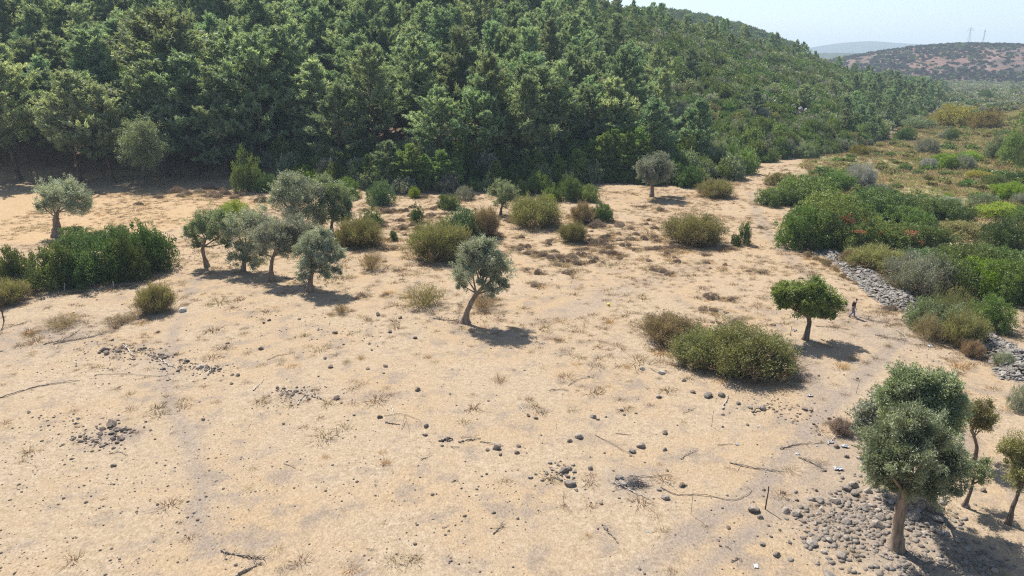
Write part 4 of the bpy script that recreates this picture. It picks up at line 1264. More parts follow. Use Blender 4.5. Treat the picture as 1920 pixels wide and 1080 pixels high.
# ---------------------------------------------------------------- green thickets on the right
RIGHT = [
    (1455, 388, 70, 345, 'flatmass', 'dark', 'dark bush at the left tip of the long green bank'),
    (1510, 385, 110, 322, 'flatmass', 'mid', 'round topped green bush in the far part of the long green bank'),
    (1560, 360, 70, 312, 'flatmass', 'mid', 'green bush behind the round topped one in the long green bank'),
    (1470, 352, 70, 318, 'fine', 'brownish', 'olive bush at the back of the long green bank by the sandy track'),
    (1510, 470, 100, 378, 'flatmass', 'mid', 'light green front bush at the left corner of the great thicket'),
    (1572, 476, 110, 372, 'flatmass', 'dark', 'dark front bush in the great thicket above the stone bank'),
    (1560, 425, 120, 352, 'flatmass', 'mid', 'yellow green domed bush at the back left of the great thicket'),
    (1640, 430, 120, 352, 'flatmass', 'dark', 'dark green domed bush in the middle of the great thicket'),
    (1640, 470, 110, 398, 'flatmass', 'mid', 'green bush with red patches in the front of the great thicket'),
    (1715, 415, 110, 355, 'flatmass', 'dark', 'dark bush at the back right of the great thicket'),
    (1765, 425, 90, 368, 'flatmass', 'dark', 'rounded dark bush at the right end of the great thicket'),
    (1712, 468, 110, 410, 'flatmass', 'mid', 'low green bush with red patches at the right of the great thicket'),
    (1640, 385, 80, 345, 'flatmass', 'dark', 'dark bush under the white topped shrub'),
    (1660, 470, 60, 442, 'olivy', 'grey', 'greyish bush at the lower edge of the great thicket'),
    (1770, 395, 60, 358, 'olivy', 'olive', 'silvery bush on the crest of the great thicket at right'),
    (1612, 352, 60, 310, 'twig', 'pale', 'white topped shrub like a puff of down behind the great thicket'),
    (1645, 372, 56, 334, 'olivy', 'grey', 'soft grey shrub right beside the white topped one'),
    (1640, 512, 108, 464, 'twig', 'brownish', 'low olive brown bush right behind the far stone bank'),
    (1698, 492, 38, 460, 'fine', 'dark', 'small dark bush above the low olive brown bush'),
    (1715, 560, 110, 480, 'twig', 'grey', 'pale twiggy bush on the left side of the dark thicket at right'),
    (1770, 560, 110, 455, 'fine', 'dark', 'dark thicket bush right behind the pale twiggy one'),
    (1845, 560, 110, 478, 'flatmass', 'lime', 'bright yellow green bush at the right edge of the picture'),
    (1905, 575, 110, 470, 'flatmass', 'mid', 'large green bush cut by the right edge above the bare ground'),
    (1880, 470, 100, 398, 'fine', 'dark', 'round dark green bush near the right edge'),
    (1800, 520, 110, 448, 'flatmass', 'dark', 'dark domed bush rising behind the yellow green one at right'),
    (1865, 522, 120, 455, 'flatmass', 'mid', 'mid green domed bush between the round dark bush and the yellow green one'),
    (1740, 505, 80, 462, 'flatmass', 'dark', 'dark bush filling the gap behind the pale twiggy bush'),
    (1800, 450, 90, 412, 'flatmass', 'brownish', 'dry olive bush between the great thicket and the round dark bush'),
    (1600, 445, 90, 378, 'flatmass', 'dark', 'dark inner bush of the great thicket behind its front bushes'),
    (1690, 440, 90, 380, 'flatmass', 'mid', 'green inner bush of the great thicket left of its right end'),
    (1730, 620, 80, 545, 'fine', 'olive_green', 'tangled bush at the left end of the near thicket'),
    (1775, 628, 100, 540, 'sparse', 'brownish', 'twiggy tangle in the middle of the near thicket'),
    (1770, 640, 110, 560, 'fine', 'olive_green', 'green bush in front of the tangle in the near thicket'),
    (1845, 625, 90, 545, 'fine', 'mid', 'yellowish green bush at the right end of the near thicket'),
    (1800, 655, 80, 590, 'twig', 'brownish', 'olive brown broom at the near stone bank'),
    (1735, 645, 60, 590, 'sparse', 'drybrown', 'bare brown twigs at the lower left of the near thicket'),
    (1600, 500, 50, 470, 'twig', 'drybrown', 'dry brown bush where the great thicket meets the far stone bank'),
    (1735, 290, 46, 247, 'olivy', 'grey', 'grey round tree alone in the far meadow'),
    (1695, 264, 42, 234, 'fine', 'dark', 'dark green round bush at the end of the forest slope'),
    (1790, 240, 100, 188, 'fine', 'golden', 'golden brown domed tree at the far end of the meadow'),
    (1842, 245, 70, 200, 'fine', 'golden', 'lower golden tree right of the golden brown domed tree'),
    (1720, 243, 60, 213, 'fine', 'olive_green', 'pale olive tree left of the golden brown domed tree'),
    (1612, 292, 40, 268, 'fine', 'golden', 'orange brown bush at the left margin of the meadow'),
    (1845, 192, 32, 165, 'upright', 'dark', 'dark solitary tree on the valley floor below the scrub hill'),
    (1873, 210, 34, 192, 'fine', 'dark', 'dark squat tree on the valley floor near the right edge'),
    (1770, 263, 30, 240, 'fine', 'grey', 'grey bush behind the grey round tree in the far meadow'),
    (1783, 266, 26, 238, 'upright', 'dark', 'small dark tree right of the grey round tree in the far meadow'),
    (1738, 318, 34, 288, 'olivy', 'pale', 'pale silver bush left of the lime bush in the meadow'),
    (1775, 318, 64, 285, 'flatmass', 'lime', 'lime green bush in the middle of the meadow'),
    (1815, 306, 46, 278, 'flatmass', 'lime', 'lime green bush behind the dark round one in the meadow'),
    (1802, 320, 48, 284, 'fine', 'grey', 'dark grey round bush set against the lime bushes'),
    (1868, 302, 46, 248, 'upright', 'olive_green', 'dark stemmed tree left of the big green tree at right'),
    (1902, 312, 70, 210, 'upright', 'fresh', 'big bright green tree at the right edge of the meadow'),
    (1925, 318, 50, 255, 'fine', 'dark', 'dark bush at the foot of the big bright green tree'),
    (1860, 352, 46, 322, 'fine', 'dark', 'dark bush in the right part of the meadow'),
    (1905, 345, 40, 315, 'fine', 'dark', 'dark bush near the right edge of the meadow below the big tree'),
    (1840, 338, 50, 318, 'flatmass', 'golden', 'mustard yellow bush in the right part of the meadow'),
    (1885, 378, 56, 336, 'flatmass', 'lime', 'yellow green bush between dark ones at the right of the meadow'),
    (1842, 388, 56, 354, 'olivy', 'olive_green', 'grey green domed bush in front of the mustard bush'),
    (1910, 385, 40, 355, 'olivy', 'grey', 'silver grey bush at the right edge of the meadow'),
    (1778, 373, 26, 360, 'fine', 'lime', 'small vivid yellow green bush left of the grey green domed bush'),
    (1870, 412, 90, 378, 'flatmass', 'lime', 'wide yellow green bush above the round dark one at right'),
    (1915, 420, 50, 382, 'flatmass', 'mid', 'green bush at the right edge above the round dark one'),
]
for r in RIGHT:
    shrub(*r, stems=(r[1] > 380))
for px, py, w, h in [(1588, 408, 20, 12), (1594, 416, 22, 12), (1615, 411, 22, 8), (1610, 435, 22, 10), (1650, 438, 14, 7), (1700, 437, 34, 9), (1717, 452, 26, 10)]:
    dirv = Vector(((px - 960) / F, CP + (540 - py) / F * SP, -SP + (540 - py) / F * CP)).normalized()
    bpy.context.view_layer.update()
    p = None; o_ = Vector(cam.location)
    for hop in range(8):
        hit, loc, nrm, fi, ob, mx_ = scene.ray_cast(bpy.context.evaluated_depsgraph_get(), o_, dirv)
        if not hit: break
        if ob.name.startswith('haze'):
            o_ = loc + dirv * .01; continue
        p = loc - dirv * 1.1; break
    if p is None: p = Vector(W(px, py, G(px, py + 40)[1]))
    mpp = (p - Vector(cam.location)).length / F
    mb = MB(); rng = np.random.default_rng(int(px))
    lobe_leaves(rng, np.zeros(3), 1.0, 240, .20, .13, 'quad', 12, None, .4, .3, (1, 1, .8), .7, mb)
    o = link('red_creeper', mb.mesh('red_creeper', M['red']), None, tuple(p), (0, 0, 0), (w * mpp * .5, w * mpp * .35, h * mpp * .55))
    tag(o, 'patch of red autumn leaves growing over the great green thicket', 'red creeper', 'red leaf patches on the great thicket')

# ---------------------------------------------------------------- masses: meadow, valley and far scrub, dry grass
cx_, cy_ = jitter_grid(45, 330, 85, 420, 1.9, 51)
sd = polygon_sd(cx_, cy_, MEADOW)
uu, vv, dd_ = proj(cx_, cy_, terrain(cx_, cy_))
ok = (sd > 0.5) & (uu < 2300) & (uu > 1400) & (foot_s(cx_, cy_) < -0.5)
cx_, cy_ = cx_[ok], cy_[ok]
cz_ = terrain(cx_, cy_)
sc = RNG.uniform(.5, 1.25, len(cx_)) * np.clip(.5 + fbm(cx_ / 14, cy_ / 14, 52, 3), .6, 1.4)
herb = [tuft_mesh(500, 60, 'meadow', .9, (.5, 1.0), .08), tuft_mesh(501, 70, 'straw', .9, (.4, .9), .08), SH['tiny'][0], SH['tiny'][1], tuft_mesh(502, 60, 'meadow', 1.0, (.4, .8), .09)]
mass('meadow_growth', herb, ['meadow', 'pinkstraw', 'brownish', 'mid', 'meadow'], np.stack([cx_, cy_, cz_], 1), np.stack([sc * 1.5, sc * 1.5, sc * 1.1], 1), [.36, .22, .08, .04, .30])

vx, vy = jitter_grid(150, 1500, 300, 900, 6.6, 53)
vs = foot_s(vx, vy)
uu, vv, _ = proj(vx, vy, terrain(vx, vy))
ok = ((vs < -4) | ((vy > 440) & (terrain(vx, vy) < 3))) & (uu < 2150) & (uu > 1500) & (scrub_hz(vx, vy) < 2.0) & (RNG.random(len(vx)) < .8)
vx, vy = vx[ok], vy[ok]
vw = RNG.uniform(1.6, 4.2, len(vx))
mass('valley_scrub', [SH['tiny'][0], SH['tiny'][1], SH['tinydark'][0], SH['tinydark'][1], SH['tiny'][2]], ['grey', 'olive', 'dark', 'brownish', 'olive_green'],
     np.stack([vx, vy, terrain(vx, vy) - .1], 1), np.stack([vw, vw, vw * 1.0], 1), [.3, .25, .18, .12, .15])

hx, hy = jitter_grid(100, 1250, 620, 1350, 6.5, 55)
hz_ = scrub_hz(hx, hy)
uu, vv, _ = proj(hx, hy, hz_)
nzz = fbm(hx / 60, hy / 60, 77, 3)
ok = (hz_ > 0.3) & (uu < 2150) & (uu > 1450) & (hy < 1150) & (RNG.random(len(hx)) < np.clip((nzz - .27) * 3.2, .30, .9))
for pts, wd in wtr:
    ok &= polyline(hx, hy, pts)[0] > 2.2
hx, hy, hz_ = hx[ok], hy[ok], hz_[ok]
hw = RNG.uniform(1.6, 4.0, len(hx))
mass('far_hill_scrub', [SH['tinydark'][0], SH['tinydark'][1], SH['tiny'][2]], ['dark', 'hillscrub', 'hillscrub'], np.stack([hx, hy, hz_ - .2], 1), np.stack([hw, hw, hw * .9], 1), [.22, .42, .36])

bx_, by_ = jitter_grid(-120, 480, 470, 800, 7.0, 57)
bz_ = back_hz(bx_, by_)
uu, vv, _ = proj(bx_, by_, bz_)
ok = (bz_ > 12) & (uu > 1150) & (uu < 1500) & (by_ < 760)
bx_, by_, bz_ = bx_[ok], by_[ok], bz_[ok]
bw = RNG.uniform(3.2, 5.5, len(bx_))
mass('far_wood', [SH['tinydark'][0], SH['tinydark'][1]], ['dark', 'dark'], np.stack([bx_, by_, bz_ - .3], 1), np.stack([bw, bw, bw * 1.2], 1))

# dry grass: tufts over the field, thicker towards the back and the middle right
gx_, gy_ = jitter_grid(-72, 78, 24, 150, 0.85, 61)
u0, v0, _ = proj(gx_, gy_, 0 * gx_)
dens = np.interp(v0, [330, 420, 520, 640, 760, 1080], [1.0, .95, .75, .42, .16, .07])
dens = dens * np.clip((fbm(gx_ / 5, gy_ / 5, 66, 3) - .28) * 2.6, .08, 1.3)
dens = dens * np.where((u0 > 960) & (v0 > 480) & (v0 < 660), 1.5, 1)
ok = (foot_s(gx_, gy_) < 0) & (polygon_sd(gx_, gy_, MEADOW) < 0) & (u0 > -60) & (u0 < 1990) & (v0 < 1110) & (RNG.random(len(gx_)) < dens)
gx_, gy_ = gx_[ok], gy_[ok]
for bxx, byy, br in BUSHES:                        # dry weeds gather round the foot of the bushes
    if byy > 160 or br < .45: continue
    k = int(7 + br * 7)
    aa = RNG.uniform(0, 6.28, k); rr_ = br * RNG.uniform(.75, 1.25, k) + RNG.uniform(0, .4, k)
    gx_ = np.concatenate([gx_, bxx + rr_ * np.cos(aa)]); gy_ = np.concatenate([gy_, byy + rr_ * np.sin(aa)])
gs = RNG.gamma(3, .06, len(gx_)) + .07
tm = [tuft_mesh(510 + i, 60, 'straw', 1.0, (.4, 1.0), .06) for i in range(4)]
mass('dry_grass', tm, ['pinkstraw', 'straw', 'pinkstraw', 'orange'], np.stack([gx_, gy_, terrain(gx_, gy_) - .01], 1), np.stack([gs * 1.5, gs * 1.5, gs * .9], 1), [.42, .22, .32, .04])
# straw stubble lying on the near ground
n = 16000
sxx = RNG.uniform(-1, 1, n); syy = 22 + 60 * RNG.random(n) ** 1.3
sxx = sxx * (syy * .82 + 2)
sp_ = np.stack([sxx, syy, terrain(sxx, syy) + .012], 1)
sa_ = RNG.uniform(0, 6.28, n)
sm = MB()
leaf_tris(sm, sp_, unit(np.stack([np.cos(sa_), np.sin(sa_), RNG.uniform(0, .35, n)], 1)), RNG.uniform(.10, .34, n), .016, RNG, RNG.random(n))
tag(link('straw_stubble', sm.mesh('straw_stubble', M['straw'])), kind='stuff')

# tufts that stand out singly
TUFT_SRC = [tuft_mesh(520 + i, 110, 'orange', 1.0, (.5, 1.0), .03) for i in range(3)]
for px, py, w, mt, lb in [(723, 870, 24, 'orange', 'bright orange tuft of dry grass alone in the foreground'), (611, 858, 14, 'orange', 'small orange tuft left of the bright orange one'), (803, 671, 15, 'orange', 'orange tuft of grass below the shadow of the leaning olive'),
                          (650, 680, 18, 'straw', 'straw tuft between the scattered stones left of centre'), (677, 672, 17, 'orange', 'orange tuft right of the straw tuft left of centre'), (992, 750, 18, 'pinkstraw', 'brown tuft alone right of centre'),
                          (1048, 640, 22, 'pinkstraw', 'brown weed tuft on the open ground left of the feathery bush'), (1143, 605, 24, 'orange', 'tall orange weed tuft in the brown weedy patch'), (1101, 1005, 16, 'orange', 'flat orange tuft in the lower middle of the picture'),
                          (1260, 1072, 20, 'pinkstraw', 'brown tuft at the bottom of the picture'), (1058, 950, 16, 'pinkstraw', 'dark tuft with a bent stalk left of the burnt twigs'), (936, 715, 30, 'pinkstraw', 'pair of brown weeds right of the single dark boulder'),
                          (1580, 690, 30, 'orange', 'orange weeds in front of the bright green tree shadow'), (1598, 672, 20, 'straw', 'weeds in the edge of the bright green tree shadow'), (1665, 650, 18, 'pinkstraw', 'brown tuft near the dead branches at right'),
                          (1800, 690, 36, 'orange', 'tall orange weeds near the right stone bank'), (1175, 690, 18, 'orange', 'pale orange tuft left of the pale boulders'), (690, 600, 18, 'pinkstraw', 'brown tuft near the dark boulders left of the leaning olive')]:
    x, y, z, mpp = G(px, py)
    r = w * mpp * .5
    o = link('grass_tuft', TUFT_SRC[random.randrange(3)], None, (x, y, z - .01), (0, 0, random.uniform(0, 6.3)), (r * 1.1, r * 1.1, r * 1.5))
    remat(o, M[mt]); tag(o, lb, 'grass tuft')


# ---------------------------------------------------------------- stones
def stone_mesh(seed, sub=2, mat='stone', rough=.22):
    bm = bmesh.new(); bmesh.ops.create_icosphere(bm, subdivisions=sub, radius=1.0)
    rng = np.random.default_rng(seed)
    dirs = unit(rng.normal(size=(13, 3))); cut = rng.uniform(.50, .88, 13)
    k = rng.normal(size=(3, 3)) * 1.6; ph = rng.random(3) * 6
    for v in bm.verts:
        p = np.array(v.co)
        p = p * (1 + rough * .35 * sum(math.sin(k[j] @ p + ph[j]) for j in range(3)))
        for d, c in zip(dirs, cut):
            e = p @ d - c
            if e > 0: p = p - d * e * .93
        v.co = p * np.array([1, .82, .72])
    me = bpy.data.meshes.new('stone'); bm.to_mesh(me); bm.free()
    me.polygons.foreach_set('use_smooth', np.zeros(len(me.polygons), bool))
    me.materials.append(M[mat])
    return me


STN = [stone_mesh(600 + i, 2) for i in range(9)]
STN1 = [stone_mesh(620 + i, 1) for i in range(6)]


def stone(px, py, w, label, group=None, mat=None, flat_=1.0, lift=0.0, parent=None, hi=True):
    x, y, z, mpp = G(px, py)
    r = w * mpp / 2
    o = link('stone', random.choice(STN if hi else STN1), parent, (x, y, z + r * .24 * flat_ + lift), (random.uniform(-.3, .3), random.uniform(-.3, .3), random.uniform(0, 6.3)), (r * 1.06, r * random.uniform(.9, 1.2), r * random.uniform(.85, 1.15) * flat_))
    if mat: remat(o, M[mat])
    if parent is None: tag(o, label, 'stone', group)
    return o


# stones with a look of their own
OWN = [(709, 591, 14, 'stone', 'rounded dark boulder left of the leaning olive'), (750, 597, 11, 'stone', 'block shaped dark stone between the rounded boulder and the leaning olive'), (628, 625, 12, 'stone', 'pointed dark stone standing below the olive row shadow'),
       (490, 655, 12, 'stone', 'dark tooth shaped stone right of the winding path'), (782, 732, 14, 'stone', 'single dark boulder with a pale top near the middle of the straw field'), (630, 748, 15, 'stone', 'low dark stone right of the small stone and stick pile'),
       (712, 783, 13, 'stone', 'flat topped stone at the left end of the thin curved branch'), (799, 800, 14, 'stone', 'slab like dark stone at the right end of the thin curved branch'), (797, 816, 12, 'stone', 'dark stone just below the slab like stone'),
       (930, 841, 18, 'stone', 'dark stone with a white side by the thin logs'), (914, 844, 11, 'stone', 'dark angular stone left of the stone with a white side'), (938, 853, 10, 'stone', 'brown rounded stone below the stone with a white side'),
       (620, 689, 12, 'stone', 'flat dark stone with a light top left of centre'), (722, 687, 11, 'stone', 'dark chunky stone beside a white scrap left of centre'), (690, 692, 10, 'stone', 'upright brown stone left of the chunky stone by the white scrap'),
       (778, 634, 10, 'stone', 'bluish round stone below the leaning olive'), (844, 739, 6, 'stone', 'small upright dark stone right of the pale topped boulder'), (1204, 693, 13, 'palestone', 'pale stone at the left end of the line of logs by the big bush'),
       (1241, 700, 15, 'palestone', 'long white flat stone in front of the feathery bush'), (1282, 714, 10, 'greystone', 'grey wedge stone in front of the big green bush'), (1236, 745, 12, 'greystone', 'upright pale topped stone alone below the feathery bush'),
       (1299, 736, 12, 'stone', 'dark round stone left of the two pale boulders'), (1327, 743, 22, 'greystone', 'long pale boulder below the big green bush'), (1352, 742, 20, 'greystone', 'round grey boulder right of the long pale boulder'),
       (1384, 757, 13, 'greystone', 'grey stone right of the bleached forked branch'), (1407, 764, 13, 'greystone', 'light stone second right of the bleached forked branch'), (1428, 766, 16, 'greystone', 'pale boulder with a dark branch across it'),
       (1112, 783, 17, 'greystone', 'largest of the grey stones in the centre right of the straw field'), (1121, 787, 8, 'greystone', 'small stone at the foot of the largest grey stone'), (1166, 770, 9, 'stone', 'brown stone left of the upright dark one, centre right'),
       (1192, 775, 8, 'stone', 'small upright dark stone centre right'), (1086, 820, 22, 'greystone', 'big cracked grey boulder left of the two bluish boulders'), (1068, 828, 12, 'stone', 'pointed dark stone at the left of the big cracked boulder'),
       (1246, 813, 13, 'stone', 'dark stone with a pale face above the twigs'), (1202, 838, 20, 'greystone', 'bluish grey rounded boulder, upper of the touching pair'), (1185, 847, 20, 'greystone', 'dark grey boulder, lower of the touching pair'),
       (1246, 844, 11, 'greystone', 'flat grey stone right of the touching pair'), (972, 836, 12, 'stone', 'dark stone above the left end of the twig line'), (970, 850, 12, 'stone', 'dark stone at the left end of the twig line'),
       (1107, 880, 13, 'stone', 'upright block stone between the stone cluster and the burnt twigs'), (1159, 897, 18, 'greystone', 'brown boulder behind the burnt twigs'), (1167, 909, 22, 'greystone', 'smooth oval boulder sitting on the burnt twigs'),
       (1069, 909, 25, 'greystone', 'largest smooth boulder of the cluster left of the burnt twigs'), (1235, 919, 12, 'greystone', 'stone with a pale top just right of the burnt twigs'), (1246, 934, 17, 'greystone', 'angular boulder lower right of the burnt twigs'),
       (1279, 911, 16, 'stone', 'reddish angular stone right of the burnt twigs'), (1411, 956, 30, 'greystone', 'long smooth boulder left of the iron post'), (1425, 971, 13, 'greystone', 'grey stone below the long smooth boulder'),
       (1365, 990, 10, 'stone', 'dark stone alone on the wheel tracks'), (1430, 1021, 14, 'greystone', 'pale speckled stone right of the wheel tracks'), (1521, 1020, 30, 'greystone', 'big egg shaped boulder at the lower left of the stone heap'),
       (1579, 1044, 28, 'greystone', 'round ball like boulder in the lower stone heap'), (1555, 1080, 30, 'greystone', 'striped boulder at the bottom edge of the picture'), (1456, 1042, 19, 'stone', 'jagged brown stone left of the egg shaped boulder'),
       (1645, 986, 30, 'greystone', 'flat pale boulder in the middle of the stone heap left of the olive trunk'), (1712, 970, 32, 'greystone', 'long pale boulder right of the olive trunk'), (1586, 917, 26, 'greystone', 'long dark boulder at the upper edge of the stone heap'),
       (1569, 839, 15, 'stone', 'dark oval stone beside the white plastic'), (1587, 856, 13, 'stone', 'dark block stone below the white plastic'), (1610, 859, 12, 'greystone', 'pale brown stone right of the dark block stone'),
       (1843, 920, 16, 'stone', 'dark pointed stone in the shade of the thin tree'), (343, 584, 17, 'palestone', 'pale boulder beside the lone broom bush'), (197, 657, 20, 'stone', 'dark hump backed boulder at the head of the left stone line'),
       (211, 638, 9, 'stone', 'dark stone behind the hump backed boulder'), (376, 689, 12, 'palestone', 'pale bluish stone at the end of the left stone line'), (350, 678, 14, 'stone', 'dark round stone by the path in the left stone line'),
       (1868, 625 - 92, 0, '', ''), (213, 874, 11, 'stone', 'lone bluish stone below the round stone pile'), (381, 787, 11, 'stone', 'dark flat stone with dry twigs beside it right of the path')]
n_own = 0
for px, py, w, mt, lb in OWN:
    if w:
        stone(px, py, w, lb, None, mt); n_own += 1

GROUPS = {
    'ring': ('dark stone in the loose round pile at the lower left', 'stones of the round pile at lower left', 'stone', [(209, 798, 26), (193, 805, 14), (234, 808, 15), (226, 824, 15), (210, 813, 15), (217, 805, 13), (247, 811, 9), (160, 820, 10), (152, 828, 12), (136, 825, 10), (146, 786, 8), (142, 795, 7)]),
    'line': ('dark stone in the broken stone line crossing the left path', 'stones of the left stone line', 'stone', [(200, 664, 14), (270, 654, 10), (340, 675, 8), (372, 692, 8), (436, 703, 9), (446, 704, 12), (334, 696, 9), (434, 720, 8), (186, 662, 8), (300, 665, 9), (310, 672, 8)]),
    'mound': ('dark stone in the small pile with white sticks left of centre', 'stones of the small pile with white sticks', 'stone', [(545, 733, 6), (562, 738, 7), (566, 732, 6), (543, 745, 6), (572, 742, 6), (556, 727, 6), (585, 733, 6), (520, 727, 9), (532, 729, 8), (549, 740, 13), (555, 734, 9), (539, 740, 8), (579, 749, 10), (570, 727, 6), (590, 740, 7)]),
    'cluster': ('grey stone in the cluster left of the burnt twigs', 'stones of the cluster left of the burnt twigs', 'greystone', [(1031, 869, 10), (995, 896, 11), (1017, 901, 10), (1004, 889, 8), (1025, 888, 12), (1035, 881, 9), (1057, 884, 22), (1066, 879, 13), (1077, 885, 11), (1064, 894, 13), (1052, 901, 10), (1046, 898, 10), (1075, 896, 8), (1081, 920, 9), (1045, 872, 9), (1075, 872, 9), (1053, 891, 7), (1040, 896, 6)]),
    'heap': ('grey weathered stone in the wide stone heap around the foreground olive', 'stones of the foreground heap', 'greystone', [(1602, 912, 22), (1602, 926, 20), (1627, 922, 17), (1521, 937, 19), (1537, 941, 20), (1567, 942, 24), (1472, 960, 18), (1491, 965, 22), (1589, 981, 22), (1622, 955, 24), (1652, 972, 24), (1727, 955, 20), (1756, 975, 22), (1757, 961, 24), (1762, 1000, 18), (1790, 1022, 13), (1814, 1030, 15), (1797, 1036, 15), (1835, 1052, 15), (1855, 1062, 16), (1865, 1072, 18), (1795, 1015, 15), (1747, 990, 11), (1705, 995, 12), (1740, 985, 12), (1775, 1003, 14), (1750, 995, 12), (1640, 912, 12), (1690, 940, 18), (1660, 930, 16), (1645, 935, 14), (1740, 943, 14)]),
}
rng = np.random.default_rng(77)


def gauss_px(poly_pts, n, wmin, wmax, spread):
    out = []
    for _ in range(n):
        k = rng.integers(0, len(poly_pts)); cx, cy, sx_, sy_ = poly_pts[k]
        w = wmin + (wmax - wmin) * rng.random() ** 2.2
        out.append((cx + rng.normal() * sx_ * spread, cy + rng.normal() * sy_ * spread, w))
    return out


GROUPS['ring'][3].extend(gauss_px([(215, 806, 22, 9), (175, 825, 22, 7), (200, 835, 20, 7)], 34, 5, 12, 1))
GROUPS['line'][3].extend(gauss_px([(215, 655, 18, 7), (265, 658, 18, 8), (345, 682, 20, 8), (385, 692, 18, 5), (310, 670, 15, 5)], 40, 4.5, 11, 1))
GROUPS['heap'][3].extend(gauss_px([(1560, 965, 34, 18), (1610, 965, 34, 26), (1660, 950, 36, 22), (1640, 1010, 40, 24), (1700, 985, 40, 16), (1560, 1000, 30, 20), (1740, 965, 30, 14), (1690, 1050, 30, 16)], 62, 7, 18, 1))
seen = {}
for key, (lb, gr, mt, lst) in GROUPS.items():
    for px, py, w in lst:
        stone(px, py, w, lb, gr, mt, lift=0.0)
LONE = [(731, 623, 10), (597, 619, 7), (495, 606, 9), (505, 601, 9), (561, 599, 9), (640, 756, 7), (664, 779, 7), (697, 657, 6), (692, 645, 8), (644, 646, 7), (719, 700, 6), (609, 673, 9), (597, 706, 6), (1103, 706, 7), (1136, 782, 6), (1170, 778, 8), (1005, 785, 9), (990, 780, 10),
        (1402, 797, 9), (1354, 801, 6), (1355, 778, 9), (1270, 798, 6), (1251, 883, 8), (1150, 883, 6), (1182, 855, 6), (1127, 945, 9), (1161, 934, 7), (1432, 919, 9), (1347, 1014, 7), (1530, 920, 10), (1567, 925, 10), (1469, 925, 10), (1494, 938, 10), (260, 598, 10), (296, 623, 10),
        (229, 609, 8), (427, 644, 9), (410, 619, 7), (54, 774, 9), (282, 807, 7), (291, 824, 6), (1445, 1006, 9), (1462, 995, 8), (1480, 1018, 9), (1440, 985, 8), (1350, 1024, 6), (1607, 710, 7), (1535, 705, 7), (1582, 703, 5), (1508, 768, 14), (1520, 770, 9), (1555, 785, 10), (1525, 795, 9), (1530, 800, 9), (1535, 815, 8), (1450, 768, 8), (1455, 772, 7), (1480, 768, 7)]
for px, py, w in LONE:
    stone(px, py, w, 'dark fist sized stone lying singly on the straw field', 'single stones strewn over the straw field', 'stone')
n_top = n_own + sum(len(v[3]) for v in GROUPS.values()) + len(LONE)


def soup(name, pts, rad, meshes, mat, parent=None, squash=.75):
    """many small stones joined into one mesh"""
    base = []
    for me in meshes:
        co = np.zeros(len(me.vertices) * 3); me.vertices.foreach_get('co', co)
        f = np.array([list(p.vertices) for p in me.polygons])
        base.append((co.reshape(-1, 3), f))
    mb = MB()
    for p, r in zip(pts, rad):
        c, f = base[RNG.integers(0, len(base))]
        a = RNG.uniform(0, 6.28); ca, sa = math.cos(a), math.sin(a)
        q = c * np.array([1, RNG.uniform(.8, 1.2), squash])
        q = np.stack([q[:, 0] * ca - q[:, 1] * sa, q[:, 0] * sa + q[:, 1] * ca, q[:, 2]], 1) * r + p
        mb.add(q, f, 0, 0, True)
    o = link(name, mb.mesh(name, M[mat]), parent)
    o['kind'] = 'stuff'
    return o


PEB = [stone_mesh(640 + i, 1) for i in range(3)]
pebm = []
for i in range(4):
    bm = bmesh.new(); bmesh.ops.create_icosphere(bm, subdivisions=1, radius=1.0)
    rr = np.random.default_rng(650 + i)
    bmesh.ops.delete(bm, geom=[v for v in bm.verts if v.co.z < -.9], context='VERTS')
    for v in bm.verts: v.co = v.co * rr.uniform(.75, 1.15)
    me = bpy.data.meshes.new('pebble'); bm.to_mesh(me); bm.free(); pebm.append(me)


def px_ground(pxs, pys):
    x = np.empty(len(pxs)); y = np.empty(len(pxs))
    for i, (a, b) in enumerate(zip(pxs, pys)):
        x[i], y[i] = flat(a, b)
    return np.stack([x, y, terrain(x, y)], 1)


# small stones: thick on the left and middle ground, in the heaps, thin elsewhere
n = 5200
qx = RNG.uniform(-20, 1560, n); qy = 560 + 520 * RNG.random(n) ** .9
keep = RNG.random(n) < np.clip((fbm(qx / 130, qy / 70, 88, 3) - .33) * 3.5, .05, 1) * np.interp(qx, [0, 500, 800, 1500], [1, 1, .5, .35])
P1 = px_ground(qx[keep], qy[keep])
R1 = (RNG.gamma(1.6, .016, len(P1)) + .016).clip(.016, .13)
hp = gauss_px([(1560, 965, 44, 24), (1610, 965, 44, 34), (1660, 950, 46, 30), (1640, 1010, 50, 34), (1700, 985, 46, 22), (1560, 1010, 40, 28), (1760, 985, 40, 22), (1690, 1050, 50, 24), (1830, 1050, 40, 14)], 1700, 2.5, 17, 1)
P2 = px_ground([h[0] for h in hp], [h[1] for h in hp]); R2 = np.array([h[2] for h in hp]) * .0140
hp = gauss_px([(215, 806, 26, 11), (175, 825, 28, 9), (120, 790, 40, 14), (265, 662, 40, 10), (210, 650, 25, 10), (350, 685, 40, 12), (555, 738, 26, 8), (170, 690, 40, 16), (650, 620, 40, 18), (560, 600, 50, 20), (1045, 888, 26, 12), (1760, 660, 40, 14), (1505, 775, 40, 16), (1440, 760, 36, 10), (1010, 525, 30, 12), (900, 595, 40, 8), (395, 490, 30, 10), (360, 478, 18, 12), (1410, 462, 22, 6), (80, 540, 26, 8), (262, 660, 22, 6), (215, 655, 20, 5), (345, 682, 22, 6), (395, 694, 20, 6), (553, 736, 18, 6)], 1800, 2.0, 6.5, 1)
P3 = px_ground([h[0] for h in hp], [h[1] for h in hp]); R3 = np.array([h[2] for h in hp]) * .016
soup('pebbles', np.concatenate([P1, P3]), np.concatenate([R1, R3]), pebm, 'stone')
soup('rubble', P2, R2, STN1, 'greystone')


